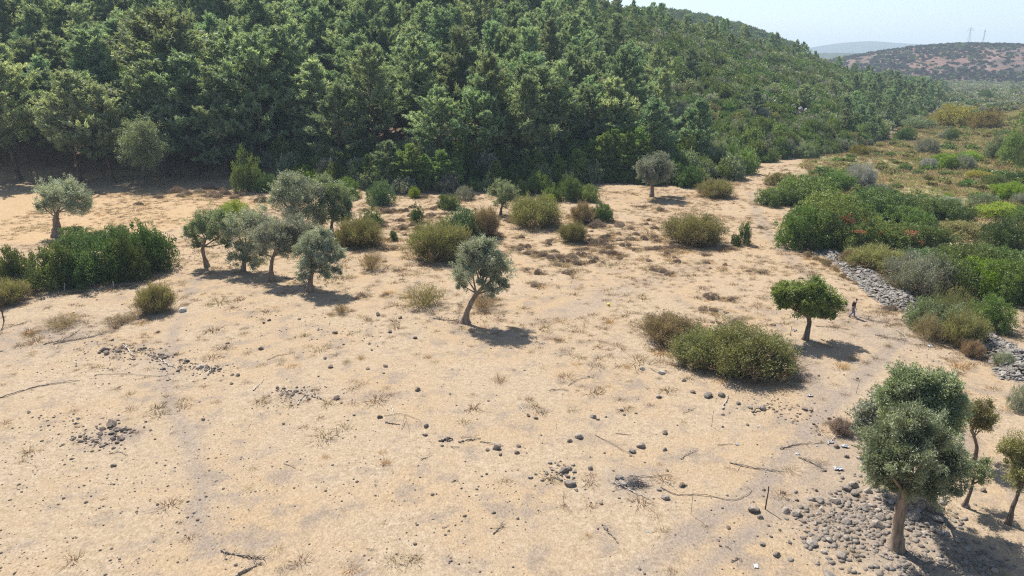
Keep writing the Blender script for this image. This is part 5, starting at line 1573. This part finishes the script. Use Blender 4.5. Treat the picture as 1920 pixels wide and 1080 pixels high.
def bank(poly, n_big, n_small, label, wbig, wsmall):
    """a bank of heaped grey stones: the larger stones are parts, the rest one mass"""
    xs = [p[0] for p in poly]; ys = [p[1] for p in poly]
    cx, cy = flat(sum(xs) / len(xs), sum(ys) / len(ys))
    o = thing('stone_bank', label, 'stone bank', (cx, cy, terr(cx, cy)))
    wp = [flat(*p) for p in poly]
    bb = (min(p[0] for p in wp), max(p[0] for p in wp), min(p[1] for p in wp), max(p[1] for p in wp))

    def pts(n):
        out = np.zeros((0, 2))
        while len(out) < n:
            q = np.stack([RNG.uniform(bb[0], bb[1], n * 4), RNG.uniform(bb[2], bb[3], n * 4)], 1)
            q = q[polygon_sd(q[:, 0], q[:, 1], wp) > -.15 + .3 * RNG.random(len(q)) ** 2]
            out = np.concatenate([out, q])
        return out[:n]

    def top(q):
        return terrain(q[:, 0], q[:, 1]) + .55 * sstep(0, 1.6, polygon_sd(q[:, 0], q[:, 1], wp)) * (.7 + .6 * fbm(q[:, 0] * .8, q[:, 1] * .8, 91, 2))
    q = pts(n_small); z = top(q)
    r = RNG.uniform(*wsmall, n_small)
    s = soup('rubble', np.stack([q[:, 0], q[:, 1], z * 1.0 - r * .1], 1) - np.array(o.location), r, STN1, 'bankstone', o)
    # earth core under the stones
    gx, gy = np.meshgrid(np.linspace(bb[0], bb[1], 60), np.linspace(bb[2], bb[3], 60))
    q = pts(n_big); z = top(q)
    for (x, y), zz in zip(q, z):
        rr = RNG.uniform(*wbig)
        c = link('stone', random.choice(STN1), o, (x - o.location.x, y - o.location.y, zz + rr * .15 - o.location.z), (random.uniform(-.4, .4), random.uniform(-.4, .4), random.uniform(0, 6.3)), (rr, rr * random.uniform(.8, 1.15), rr * random.uniform(.7, 1)))
        remat(c, M['bankstone'])
    return o


bank([(1524, 466), (1550, 466), (1588, 478), (1606, 506), (1650, 512), (1674, 536), (1715, 556), (1735, 572), (1700, 590), (1653, 572), (1622, 548), (1594, 522), (1574, 502)], 240, 3200, 'long bank of heaped grey stones running behind the walking person', (.13, .36), (.09, .19))
bank([(1800, 640), (1815, 620), (1855, 628), (1920, 660), (2010, 700), (2010, 760), (1925, 720), (1875, 712), (1850, 678), (1820, 655)], 260, 2600, 'nearer bank of heaped grey stones at the right edge below the thicket', (.12, .34), (.07, .16))

# pale rock outcrop high on the scrub slope
x, y, z, mpp = G(1496, 216)
oc = thing('rock_outcrop', 'pale grey rock outcrop showing through the scrub on the slope', 'rock outcrop', (x, y, z))
for dx, dz, r in [(-2.6, .8, 1.0), (-1, 1.3, 1.2), (.8, .9, 1.1), (2.2, .2, 1.2), (2.0, -.9, 1.0), (-3.8, .2, .7), (3.0, -1.2, .7), (.2, -.2, .8)]:
    b = link('boulder', random.choice(STN), oc, (dx, dz * .8, dz + .8), (random.random(), random.random(), random.random() * 6), (r, r * .8, r * 1.1))
    remat(b, M['bankstone'])


# ---------------------------------------------------------------- dead branches, sticks, stakes
def stick(pxs, r, mat, label, name='dead_branch', cat='branch', twigs=0, lift=0.05, group=None, tlen=.5):
    P = []
    for k, q in enumerate(pxs):
        x, y, z, mpp = G(q[0], q[1])
        P.append((x, y, z + lift + (q[2] if len(q) > 2 else 0)))
    org = np.array(P[0])
    P = np.array(P) - org
    n = max(6, 5 * len(P))
    path = smooth_path(P, n)
    rg = np.random.default_rng(int(pxs[0][0] * 7 + pxs[0][1]))
    path[1:-1] += rg.normal(size=(n - 2, 3)) * r * .8
    mb = MB()
    tube(mb, path, np.linspace(r, r * .45, n), 6, rg, .1)
    for t in range(twigs):
        k = rg.integers(1, n - 1)
        d = path[k] - path[k - 1]; d = d / np.linalg.norm(d)
        e = unit(d * .8 + rg.normal(size=3) * np.array([.8, .8, .35])) * rg.uniform(.4, 1) * tlen
        e[2] = abs(e[2]) * .6
        tube(mb, bez(path[k], path[k] + e * .5 + rg.normal(size=3) * .03, path[k] + e, 4), np.linspace(r * .45, r * .12, 4), 4, cap=False)
    o = link(name, mb.mesh(name, M[mat]), None, tuple(org))
    return tag(o, label, cat, group)


stick([(-8, 749), (60, 728), (110, 719), (150, 714)], .045, 'deadwood', 'long smooth curved dark branch at the left edge')
stick([(230, 646), (241, 658), (251, 668)], .06, 'palewood', 'short white stick in the left stone line', 'stick', 'stick')
stick([(300, 674), (314, 684), (328, 690)], .05, 'palewood', 'pale stick lying where the path crosses the left stone line', 'stick', 'stick')
stick([(382, 711), (392, 700), (397, 689)], .06, 'palewood', 'pale forked stick at the right end of the left stone line', 'stick', 'stick')
stick([(285, 676), (300, 670), (315, 668)], .06, 'deadwood', 'grey split log on the left stone line', 'log', 'log', 4)
stick([(475, 733), (486, 722), (495, 712)], .04, 'palewood', 'thin pale stick on bare ground left of the small stone pile', 'stick', 'stick')
stick([(558, 760), (564, 751), (570, 744)], .04, 'palewood', 'pale stick lying lowest in the small stone pile', 'stick', 'stick')
stick([(584, 743), (596, 747), (609, 752)], .05, 'deadwood', 'brown stick poking right out of the small stone pile', 'stick', 'stick')
stick([(722, 793), (736, 795), (750, 797)], .05, 'deadwood', 'short dark log left of the bent twig frame', 'log', 'log')
stick([(734, 762), (737, 772), (740, 784)], .035, 'palewood', 'white stick upright to view near the flat topped stone', 'stick', 'stick')
stick([(720, 781), (752, 777), (785, 788), (790, 800)], .02, 'deadwood', 'thin long curved branch between two dark stones')
stick([(753, 806), (760, 788, .25), (768, 815)], .02, 'deadwood', 'bent twig frame shaped like a tent', 'twig', 'twig', 2)
stick([(824, 827), (836, 826), (848, 824)], .075, 'charred', 'thick short black log in the middle foreground', 'log', 'log')
stick([(860, 829), (880, 826), (901, 822)], .05, 'deadwood', 'long brown log right of the short black log', 'log', 'log', 2)
stick([(900, 829), (920, 832), (944, 837)], .03, 'deadwood', 'dark stick under the stone with a white side', 'stick', 'stick')
stick([(864, 822), (880, 820), (899, 816)], .02, 'deadwood', 'thin twig behind the long brown log', 'twig', 'twig')
stick([(845, 839), (863, 839)], .025, 'deadwood', 'short rusty twig below the long brown log', 'twig', 'twig')
stick([(789, 863), (800, 858), (808, 852, .1)], .025, 'deadwood', 'small forked twig alone below the logs', 'twig', 'twig', 3, tlen=.25)
stick([(414, 1034), (440, 1040), (470, 1046), (497, 1047)], .045, 'deadwood', 'brown branch with needle twigs at the bottom left', 'dead_branch', 'branch', 26, tlen=.45)
stick([(436, 1084), (462, 1070), (490, 1056)], .05, 'deadwood', 'brown branch running out of the bottom edge', 'dead_branch', 'branch', 16, tlen=.4)
stick([(925, 1002), (935, 992), (942, 984, .1)], .03, 'deadwood', 'small spray of dark twigs alone in the foreground', 'twig_spray', 'twig', 14, tlen=.5)
stick([(1128, 984), (1142, 1000), (1160, 1019)], .04, 'deadwood', 'straight brown stick in the lower middle of the picture', 'stick', 'stick', 2)
stick([(1150, 905), (1180, 920), (1220, 938)], .035, 'palewood', 'long pale stick slanting below the burnt twigs', 'stick', 'stick')
stick([(1249, 902), (1258, 910), (1268, 919)], .035, 'palewood', 'pale stick between the burnt twigs and the reddish stone', 'stick', 'stick')
stick([(1238, 914), (1270, 928), (1320, 929), (1376, 938), (1408, 922), (1400, 914)], .025, 'deadwood', 'long winding dark root from the burnt twigs to the iron post')
stick([(1180, 893), (1215, 895), (1255, 891), (1258, 900)], .022, 'deadwood', 'thin hooked branch behind the burnt twigs')
stick([(1368, 868), (1400, 876), (1440, 882), (1462, 884)], .04, 'deadwood', 'dead branch with side twigs right of the field centre', 'dead_branch', 'branch', 12, tlen=.8)
stick([(1425, 862), (1432, 878), (1438, 894)], .03, 'palewood', 'bleached twig across the dead branch right of centre', 'stick', 'stick', 3)
stick([(1355, 768), (1361, 754), (1364, 742, .1)], .05, 'palewood', 'bleached forked branch like a bone below the big green bush', 'dead_branch', 'branch', 4, tlen=.4)
stick([(1410, 774), (1422, 770, .12), (1445, 762, .15)], .05, 'deadwood', 'dark forked branch leaning on the pale boulder', 'dead_branch', 'branch', 5, tlen=.5)
stick([(1116, 816), (1132, 825), (1160, 840), (1190, 858)], .022, 'deadwood', 'long thin twig slanting left of the two bluish boulders', 'twig', 'twig', 5, tlen=.3)
stick([(1154, 813), (1183, 816)], .025, 'deadwood', 'straight twig above the bluish boulders', 'twig', 'twig')
stick([(1281, 775), (1294, 770), (1305, 765)], .02, 'deadwood', 'thin twig left of the dry stalk', 'twig', 'twig')
stick([(1276, 862), (1290, 852), (1310, 843)], .025, 'deadwood', 'forked twig on open ground above the burnt twigs', 'twig', 'twig', 3)
stick([(1345, 835), (1375, 833)], .022, 'deadwood', 'flat twig right of the field centre', 'twig', 'twig')
stick([(1030, 733), (1048, 731), (1066, 733)], .03, 'deadwood', 'dark twig lying level right of the brown tuft', 'twig', 'twig', 2)
stick([(971, 756), (978, 766), (984, 776)], .03, 'palewood', 'pale stick beside the dark flat stones', 'stick', 'stick')
stick([(1065, 724), (1085, 712), (1110, 708)], .02, 'deadwood', 'sparse twig with side shoots in the open field', 'twig', 'twig', 5)
stick([(500, 676), (520, 668), (545, 664)], .022, 'deadwood', 'dry twigs below the olive row right of the tooth shaped stone', 'dead_branch', 'branch', 12, tlen=.9)
stick([(100, 646), (140, 638), (180, 630), (200, 624)], .045, 'deadwood', 'cut brushwood branch at the far left', 'dead_branch', 'branch', 40, tlen=1.2)
stick([(84, 645), (120, 637), (150, 620)], .04, 'deadwood', 'crooked branch left of the cut brushwood', 'dead_branch', 'branch', 16, tlen=1.0)
stick([(90, 606), (120, 603), (152, 601)], .03, 'deadwood', 'straight grey branch behind the brushwood', 'dead_branch', 'branch', 6)
stick([(0, 620), (20, 613), (50, 604)], .03, 'deadwood', 'grey branch at the left edge by the rusty post', 'dead_branch', 'branch', 10)
stick([(180, 703), (240, 702), (300, 706), (330, 698)], .02, 'deadwood', 'long thin winding twig below the left stone line', 'twig', 'twig', 3)
stick([(205, 851), (225, 848), (240, 855)], .025, 'deadwood', 'dark bent twig below the round stone pile', 'twig', 'twig', 3, tlen=.3)
stick([(318, 814), (334, 808)], .025, 'palewood', 'short straight stick right of the round stone pile', 'stick', 'stick')
stick([(188, 938), (203, 934)], .02, 'deadwood', 'short twig alone on the lower left ground', 'twig', 'twig')
stick([(25, 1078), (33, 1070)], .03, 'deadwood', 'little twig near the bottom left corner', 'twig', 'twig')
stick([(687, 1030), (708, 1033)], .018, 'deadwood', 'thin straight twig near the bottom middle', 'twig', 'twig')
stick([(749, 1058), (765, 1062)], .018, 'deadwood', 'thin pale twig at the bottom middle', 'twig', 'twig')
stick([(829, 990), (838, 988), (844, 983)], .02, 'deadwood', 'little curved twig right of the lower middle', 'twig', 'twig')
stick([(846, 904), (858, 902), (864, 910)], .018, 'deadwood', 'little hooked twig in the middle foreground', 'twig', 'twig')
stick([(532, 870), (545, 874), (554, 879)], .022, 'deadwood', 'thin dark twig left of the orange tuft', 'twig', 'twig', 2)
stick([(1360, 1024), (1372, 1032)], .025, 'deadwood', 'stout short twig on the wheel tracks', 'twig', 'twig')
stick([(1372, 1054), (1382, 1048), (1391, 1052)], .03, 'deadwood', 'twiggy dark bit right of the wheel tracks', 'twig', 'twig', 5, tlen=.25)
stick([(1462, 842), (1480, 838), (1500, 833), (1545, 831)], .035, 'deadwood', 'long dead branch left of the white plastic', 'dead_branch', 'branch', 12, tlen=.7)
stick([(1497, 858), (1520, 868), (1545, 880)], .035, 'deadwood', 'dead branch running from the purple scrap towards the pale boards', 'dead_branch', 'branch', 16, tlen=.9)
stick([(1596, 835), (1612, 840), (1625, 846)], .04, 'deadwood', 'brown branch right of the white plastic', 'dead_branch', 'branch', 4)
stick([(1552, 834), (1562, 824), (1570, 814, .3)], .035, 'palewood', 'white forked twig rising from the thorny bush', 'dead_branch', 'branch', 5, tlen=.5)
stick([(1530, 612), (1560, 614), (1590, 618)], .03, 'deadwood', 'flat dead branch beyond the bright green tree', 'dead_branch', 'branch', 6)
stick([(1640, 628), (1665, 634), (1700, 640)], .035, 'deadwood', 'dead branches on the ground left of the near thicket', 'dead_branch', 'branch', 22, tlen=1.3)
stick([(1680, 620), (1692, 630, .2), (1702, 641)], .03, 'palewood', 'bare grey branch beside the near thicket', 'dead_branch', 'branch', 8, tlen=.8)
stick([(1610, 595), (1650, 604), (1700, 612)], .03, 'deadwood', 'scatter of grey brushwood right of the walking person', 'dead_branch', 'branch', 30, tlen=1.4)
stick([(535, 522), (548, 524, .1), (567, 527, .2), (572, 540)], .11, 'deadwood', 'fallen crooked limb left of the nearest olive of the row', 'fallen_limb', 'branch', 3, tlen=.8)
for i, (px, py) in enumerate([(860, 600), (868, 606), (884, 604), (878, 598)]):
    pass
stick([(858, 606), (864, 590, .7), (872, 580, 1.2)], .03, 'deadwood', 'dead shoots against the base of the leaning olive', 'dead_branch', 'branch', 26, tlen=.8)
stick([(812, 597), (835, 601), (860, 602)], .05, 'deadwood', 'low heap of brown brushwood left of the leaning olive trunk', 'dead_branch', 'branch', 40, tlen=.6)

# the burnt heap of twigs
x, y, z, mpp = G(1178, 908)
bh = thing('burnt_twig_heap', 'flat heap of burnt black and grey twigs around two boulders', 'twig heap', (x, y, z))
for nm, mt, cnt, sx_, sy_, ox in (('twigs', 'ash', 130, .75, .28, 0), ('charred_twigs', 'charred', 90, .35, .2, .55)):
    mb = MB(); rg = np.random.default_rng(cnt)
    for i in range(cnt):
        p = np.array([ox + rg.normal() * sx_ * .55, rg.normal() * sy_ - ox * .1, rg.uniform(.01, .12)]); a = rg.uniform(0, 6.28); l = rg.uniform(.15, .5)
        q = p + np.array([math.cos(a) * l, math.sin(a) * l * .7, rg.uniform(-.02, .08)])
        tube(mb, np.stack([p, (p + q) * .5 + rg.normal(size=3) * .02, q]), [.012, .01, .006], 4, cap=False)
    link(nm, mb.mesh(nm, M[mt]), bh)['kind'] = 'stuff'


def stake(px, py, top, r, mat, label, name='stake', cat='stake', lean=0.0):
    x, y, z, mpp = G(px, py)
    h = W(px, top, y)[2] - z
    mb = MB(); rg = np.random.default_rng(px)
    t = np.linspace(0, 1, 6)
    tube(mb, np.stack([lean * h * t + rg.normal(size=6) * r * .3, 0 * t, -.1 + (h + .1) * t], 1), np.linspace(r, r * .8, 6), 7, rg, .05)
    return tag(link(name, mb.mesh(name, M[mat]), None, (x, y, z)), label, cat)


stake(8, 602, 530, .055, 'rusty', 'tall rusty fence post at the left edge of the picture', 'fence_post', 'post', .02)
stake(1435, 955, 912, .035, 'rusty', 'short dark iron post right of the wheel tracks', 'iron_post', 'post', .02)
stake(1295, 964, 924, .014, 'deadwood', 'thin dry stalk left of the iron post', 'dry_stalk', 'stalk', .02)
stake(1057, 942, 920, .014, 'deadwood', 'short dry stalk in the dark tuft', 'dry_stalk', 'stalk')
stake(1334, 800, 770, .014, 'deadwood', 'thin dry stalk below the pale boulders', 'dry_stalk', 'stalk', .03)
stake(632, 814, 800, .02, 'deadwood', 'short stub of a stalk in the left foreground', 'dry_stalk', 'stalk')
stake(1605, 738, 712, .016, 'deadwood', 'thin stalk beside the right wheel track', 'dry_stalk', 'stalk', .1)
stake(178, 541, 528, .05, 'deadwood', 'left grey stake at the foot of the dark hedge', 'fence_stake', 'stake')
stake(213, 540, 527, .05, 'palewood', 'pale forked stake at the foot of the dark hedge', 'fence_stake', 'stake', .1)
stake(120, 545, 531, .06, 'palewood', 'leaning pale stake at the left end of the dark hedge shadow', 'fence_stake', 'stake', .3)
stake(1482, 630, 612, .02, 'rusty', 'thin stake left of the bright green tree', 'fence_stake', 'stake')
stake(1043, 775 + 30, 792, .012, 'deadwood', 'dry stalk above the big cracked boulder', 'dry_stalk', 'stalk')


# ---------------------------------------------------------------- litter
def scrap(px, py, w, mat, label, name='plastic_scrap', cat='litter', asp=.6, seed=0):
    x, y, z, mpp = G(px, py)
    r = w * mpp / 2 * .72
    rg = np.random.default_rng(seed + int(px))
    n = 6
    gx, gy = np.meshgrid(np.linspace(-1, 1, n), np.linspace(-1, 1, n))
    edge = 1 + rg.normal(size=gx.shape) * .12
    v = np.stack([gx * r * edge, gy * r * asp * edge, (.2 + .75 * rg.random(gx.shape) * (1 - .4 * np.hypot(gx, gy))) * r], -1).reshape(-1, 3)
    i = np.arange(n * n).reshape(n, n)
    q = np.stack([i[:-1, :-1], i[:-1, 1:], i[1:, 1:], i[1:, :-1]], -1).reshape(-1, 4)
    b = v.copy(); b[:, 2] -= .12 * r
    m = MB().add(v, q).add(b, q[:, ::-1])
    ring = np.concatenate([i[0, :], i[1:, -1], i[-1, -2::-1], i[-2:0:-1, 0]])
    vv_ = np.concatenate([v[ring], b[ring]]); k = len(ring); a = np.arange(k); c = (a + 1) % k
    m.add(vv_, np.stack([a, a + k, c + k, c], 1))
    return tag(link(name, m.mesh(name, M[mat]), None, (x, y, z), (0, 0, rg.uniform(-.5, .5))), label, cat)


scrap(1584, 838, 17, 'plastic', 'largest sheet of white plastic litter left of the foreground olives')
scrap(1558, 830, 13, 'plastic', 'white plastic litter under the white forked twig')
scrap(1532, 837, 7, 'plastic', 'small pale scrap left of the large white plastic')
scrap(1496, 852, 10, 'plastic', 'crumpled whitish purple bag at the end of a dead branch')
scrap(1571, 880, 22, 'plastic', 'pale striped board lying below the white plastic', 'board', 'board')
scrap(1627, 893, 8, 'plastic', 'narrow white scrap at the left side of the foreground crown')
scrap(1417, 1062, 12, 'plastic', 'crumpled whitish bag near the bottom right of the wheel tracks', asp=1.2)
scrap(1382, 834, 10, 'plastic', 'white scrap alone right of the field centre')
scrap(1421, 800, 8, 'plastic', 'small white scrap right of the dark fist sized stones')
scrap(1276, 686, 8, 'plastic', 'white scrap at the foot of the big green bush')
scrap(1218, 643, 7, 'plastic', 'white scrap under the brown feathery bush')
scrap(1518, 743, 14, 'palestone', 'flat white slab lying by the right wheel track', 'slab', 'stone')
scrap(1215, 997, 6, 'bluescrap', 'small pale blue plastic scrap in the lower middle')
scrap(737, 684, 5, 'plastic', 'tiny white scrap right of the chunky stone')
scrap(327, 877, 4, 'plastic', 'tiny white scrap right of the lone bluish stone')
scrap(1744, 650, 13, 'plastic', 'whitish stones of a broken slab in front of the near thicket', 'slab', 'stone')
scrap(1490, 620, 12, 'palestone', 'pale slab beside the bright green tree', 'slab', 'stone')
x, y, z, mpp = G(1141, 573)
mb = MB()
th = np.linspace(-math.pi / 2, math.pi / 2, 9); ph = np.linspace(0, 2 * math.pi, 14, endpoint=False)
vs_ = np.array([[.15 * math.cos(t) * math.cos(p) * (1 + .05 * math.cos(5 * p)), .15 * math.cos(t) * math.sin(p) * (1 + .05 * math.cos(5 * p)), .13 + .13 * math.sin(t)] for t in th for p in ph])
i = np.arange(9 * 14).reshape(9, 14)
mb.add(vs_, np.stack([i[:-1], np.roll(i, -1, 1)[:-1], np.roll(i, -1, 1)[1:], i[1:]], -1).reshape(-1, 4), 0, 0, True)
tag(link('yellow_ball', mb.mesh('yellow_ball', M['yellow']), None, (x, y, z), None, (1, 1, 1)), 'small bright yellow ball lying on the straw in mid field', 'ball')


# ---------------------------------------------------------------- the walking person
def skin_mesh(name, verts, edges, mat, sub=2, root=0):
    me = bpy.data.meshes.new(name)
    me.from_pydata([v[:3] for v in verts], edges, [])
    o = bpy.data.objects.new(name, me); COL.objects.link(o)
    sk = o.modifiers.new('skin', 'SKIN'); sk.use_smooth_shade = True
    lay = me.skin_vertices[0] if me.skin_vertices else None
    if lay is None:
        bm = bmesh.new(); bm.from_mesh(me); bm.verts.layers.skin.verify(); bm.to_mesh(me); bm.free(); lay = me.skin_vertices[0]
    for k, v in enumerate(verts):
        r = v[3]
        lay.data[k].radius = (r, v[4] if len(v) > 4 else r)
        lay.data[k].use_root = (k == root)
    o.modifiers.new('sub', 'SUBSURF').levels = sub
    o.modifiers['sub'].render_levels = sub
    me.materials.append(mat)
    return o


px0, py0, pz0, _ = G(1597, 595)
per = thing('person', 'person in a dark top and blue grey jeans walking with head bowed', 'person', (px0, py0, pz0), R(-12))
# local axes: +x forwards, +y to the person's left, z up; mid-stride, head bent down
hipL, kneeL, ankL, toeL = (0, .09, .90), (.16, .10, .50), (.22, .10, .09), (.40, .11, .04)
hipR, kneeR, ankR, toeR = (0, -.09, .90), (-.02, -.10, .48), (-.26, -.10, .14), (-.12, -.11, .05)
shL, elL, wrL = (.06, .19, 1.40), (-.03, .25, 1.13), (.05, .24, .88)
shR, elR, wrR = (.06, -.19, 1.40), (.03, -.26, 1.12), (.16, -.25, .90)
V = [(0, 0, .95, .13, .11), (.0, 0, 1.12, .125, .10), (.03, 0, 1.30, .15, .11), (.06, 0, 1.43, .09, .08), (.10, 0, 1.50, .055), (.15, 0, 1.56, .075, .07), (.185, 0, 1.635, .098, .082), (.19, 0, 1.70, .07, .065),
     (*hipL, .085), (*kneeL, .06), (*ankL, .042), (*toeL, .035), (*hipR, .085), (*kneeR, .06), (*ankR, .042), (*toeR, .035),
     (*shL, .055), (*elL, .042), (*wrL, .028), (*shR, .055), (*elR, .042), (*wrR, .028)]
E = [(0, 1), (1, 2), (2, 3), (3, 4), (4, 5), (5, 6), (6, 7), (0, 8), (8, 9), (9, 10), (10, 11), (0, 12), (12, 13), (13, 14), (14, 15), (3, 16), (16, 17), (17, 18), (3, 19), (19, 20), (20, 21)]
# palms and fingers
for w, iw, sgn in ((wrL, 18, 1), (wrR, 21, -1)):
    palm = (w[0] + .025, w[1], w[2] - .075)
    V.append((*palm, .026, .018)); ip = len(V) - 1; E.append((iw, ip))
    for k, (off, ln) in enumerate([(-.028, .060), (-.010, .072), (.009, .068), (.026, .054)]):
        a = len(V)
        V.append((palm[0] + off, palm[1], palm[2] - .035, .0095)); V.append((palm[0] + off + .008, palm[1] - sgn * .012, palm[2] - .035 - ln, .008))
        E.append((ip, a)); E.append((a, a + 1))
    a = len(V)
    V.append((palm[0] + .045, palm[1] - sgn * .01, palm[2] + .0, .010)); V.append((palm[0] + .06, palm[1] - sgn * .02, palm[2] - .035, .0085))
    E.append((ip, a)); E.append((a, a + 1))
# nose and ears
V.append((.285, 0, 1.60, .014)); E.append((6, len(V) - 1))
V.append((.17, .095, 1.62, .018)); E.append((6, len(V) - 1))
V.append((.17, -.095, 1.62, .018)); E.append((6, len(V) - 1))
body = skin_mesh('body', V, E, M['skin'], 2)
body.parent = per
hair = skin_mesh('hair', [(.13, 0, 1.60, .085, .085), (.16, 0, 1.69, .10, .09), (.20, 0, 1.735, .075, .07)], [(0, 1), (1, 2)], M['hair']); hair.parent = per
shirt = skin_mesh('shirt', [(0, 0, .93, .165, .135), (0, 0, 1.12, .15, .125), (.03, 0, 1.30, .175, .135), (.06, 0, 1.43, .11, .10), (*shL, .08), (*elL, .062), (.02, .245, 1.0, .05), (*shR, .08), (*elR, .062), (.09, -.255, 1.01, .05)],
                  [(0, 1), (1, 2), (2, 3), (3, 4), (4, 5), (5, 6), (3, 7), (7, 8), (8, 9)], M['shirt']); shirt.parent = per
tro = skin_mesh('trousers', [(0, 0, .97, .155, .125), (0, .085, .86, .10), (*kneeL, .08), (ankL[0], ankL[1], ankL[2] + .03, .065), (0, -.085, .86, .10), (*kneeR, .08), (ankR[0], ankR[1], ankR[2] + .02, .065)],
                [(0, 1), (1, 2), (2, 3), (0, 4), (4, 5), (5, 6)], M['jeans']); tro.parent = per
for a, t in ((ankL, toeL), (ankR, toeR)):
    s = skin_mesh('shoe', [(a[0] - .05, a[1], max(a[2] - .05, .05), .05), (a[0] + .05, a[1], max(a[2] - .06, .045), .052, .048), (t[0] + .03, t[1], t[2] + .005, .045, .035)], [(0, 1), (1, 2)], M['shoe']); s.parent = per


# ---------------------------------------------------------------- transmission towers on the scrub hill
def bar(mb, a, b, r):
    tube(mb, np.array([a, b], float), [r, r], 4, cap=False)


def pylon(px, base, top, Y, label, wide=1.0, arms=True):
    b = W(px, base, Y); t = W(px, top, Y)
    H = t[2] - b[2]
    o = thing('transmission_tower', label, 'pylon', (b[0], Y, b[2] - 1.5), .35)
    H += 1.5
    w0, w1 = H * .13 * wide, H * .022 * wide
    r = .075
    corners = [(1, 1), (1, -1), (-1, -1), (-1, 1)]
    fr = [0, .2, .38, .54, .68, .80, .90, 1.0]
    ww = [w0 + (w1 - w0) * min(1, f / .7) ** .8 for f in fr]
    for cx, cy in corners:
        mb = MB()
        for k in range(len(fr) - 1):
            bar(mb, (cx * ww[k], cy * ww[k], fr[k] * H), (cx * ww[k + 1], cy * ww[k + 1], fr[k + 1] * H), r)
        link('leg', mb.mesh('leg', M['steel']), o)
    mb = MB()
    for k in range(len(fr) - 1):
        for q in range(4):
            c, d = corners[q], corners[(q + 1) % 4]
            bar(mb, (c[0] * ww[k], c[1] * ww[k], fr[k] * H), (d[0] * ww[k + 1], d[1] * ww[k + 1], fr[k + 1] * H), r * .6)
            bar(mb, (d[0] * ww[k], d[1] * ww[k], fr[k] * H), (c[0] * ww[k + 1], c[1] * ww[k + 1], fr[k + 1] * H), r * .6)
    link('bracing', mb.mesh('bracing', M['steel']), o)
    for f, ln in ((.80, .30), (.90, .24)) if arms else ((.85, .10),):
        for s in (-1, 1):
            mb = MB()
            for cy in (-1, 1):
                bar(mb, (s * w1, cy * w1, f * H), (s * ln * H, 0, f * H + .3), r * .8)
                bar(mb, (s * w1, cy * w1, (f + .06) * H), (s * ln * H, 0, f * H + .3), r * .7)
            a = link('crossarm', mb.mesh('crossarm', M['steel']), o)
            mi = MB(); bar(mi, (s * ln * H, 0, f * H + .3), (s * ln * H, 0, f * H - 1.6), .12)
            link('insulator', mi.mesh('insulator', M['steel']), a)
    return o


def hill_z(px, base, Y0, Y1):
    """distance at which the scrub hill's crest shows at this pixel column"""
    ys = np.linspace(Y0, Y1, 80); best = None
    for Y in ys:
        x = W(px, base, Y)[0]
        _, v, _ = proj(np.array([x]), np.array([Y]), np.array([float(scrub_hz(np.array([x]), np.array([Y]))[0])]))
        if best is None or v[0] < best[0]: best = (v[0], Y)
    return best


vb, Yb = hill_z(1815, 80, 900, 1300)
pylon(1815, vb + 1, 51, Yb + 6, 'lattice power pylon with two pairs of arms on the crest of the scrub hill')
vb, Yb = hill_z(1842, 80, 900, 1300)
pylon(1842, vb + 1, 55, Yb + 10, 'slim lattice mast right of the pylon on the crest of the scrub hill', .55, False)
pylon(1596, 112, 94, 1700, 'tiny lattice mast in front of the far blue mountain', .7, False)
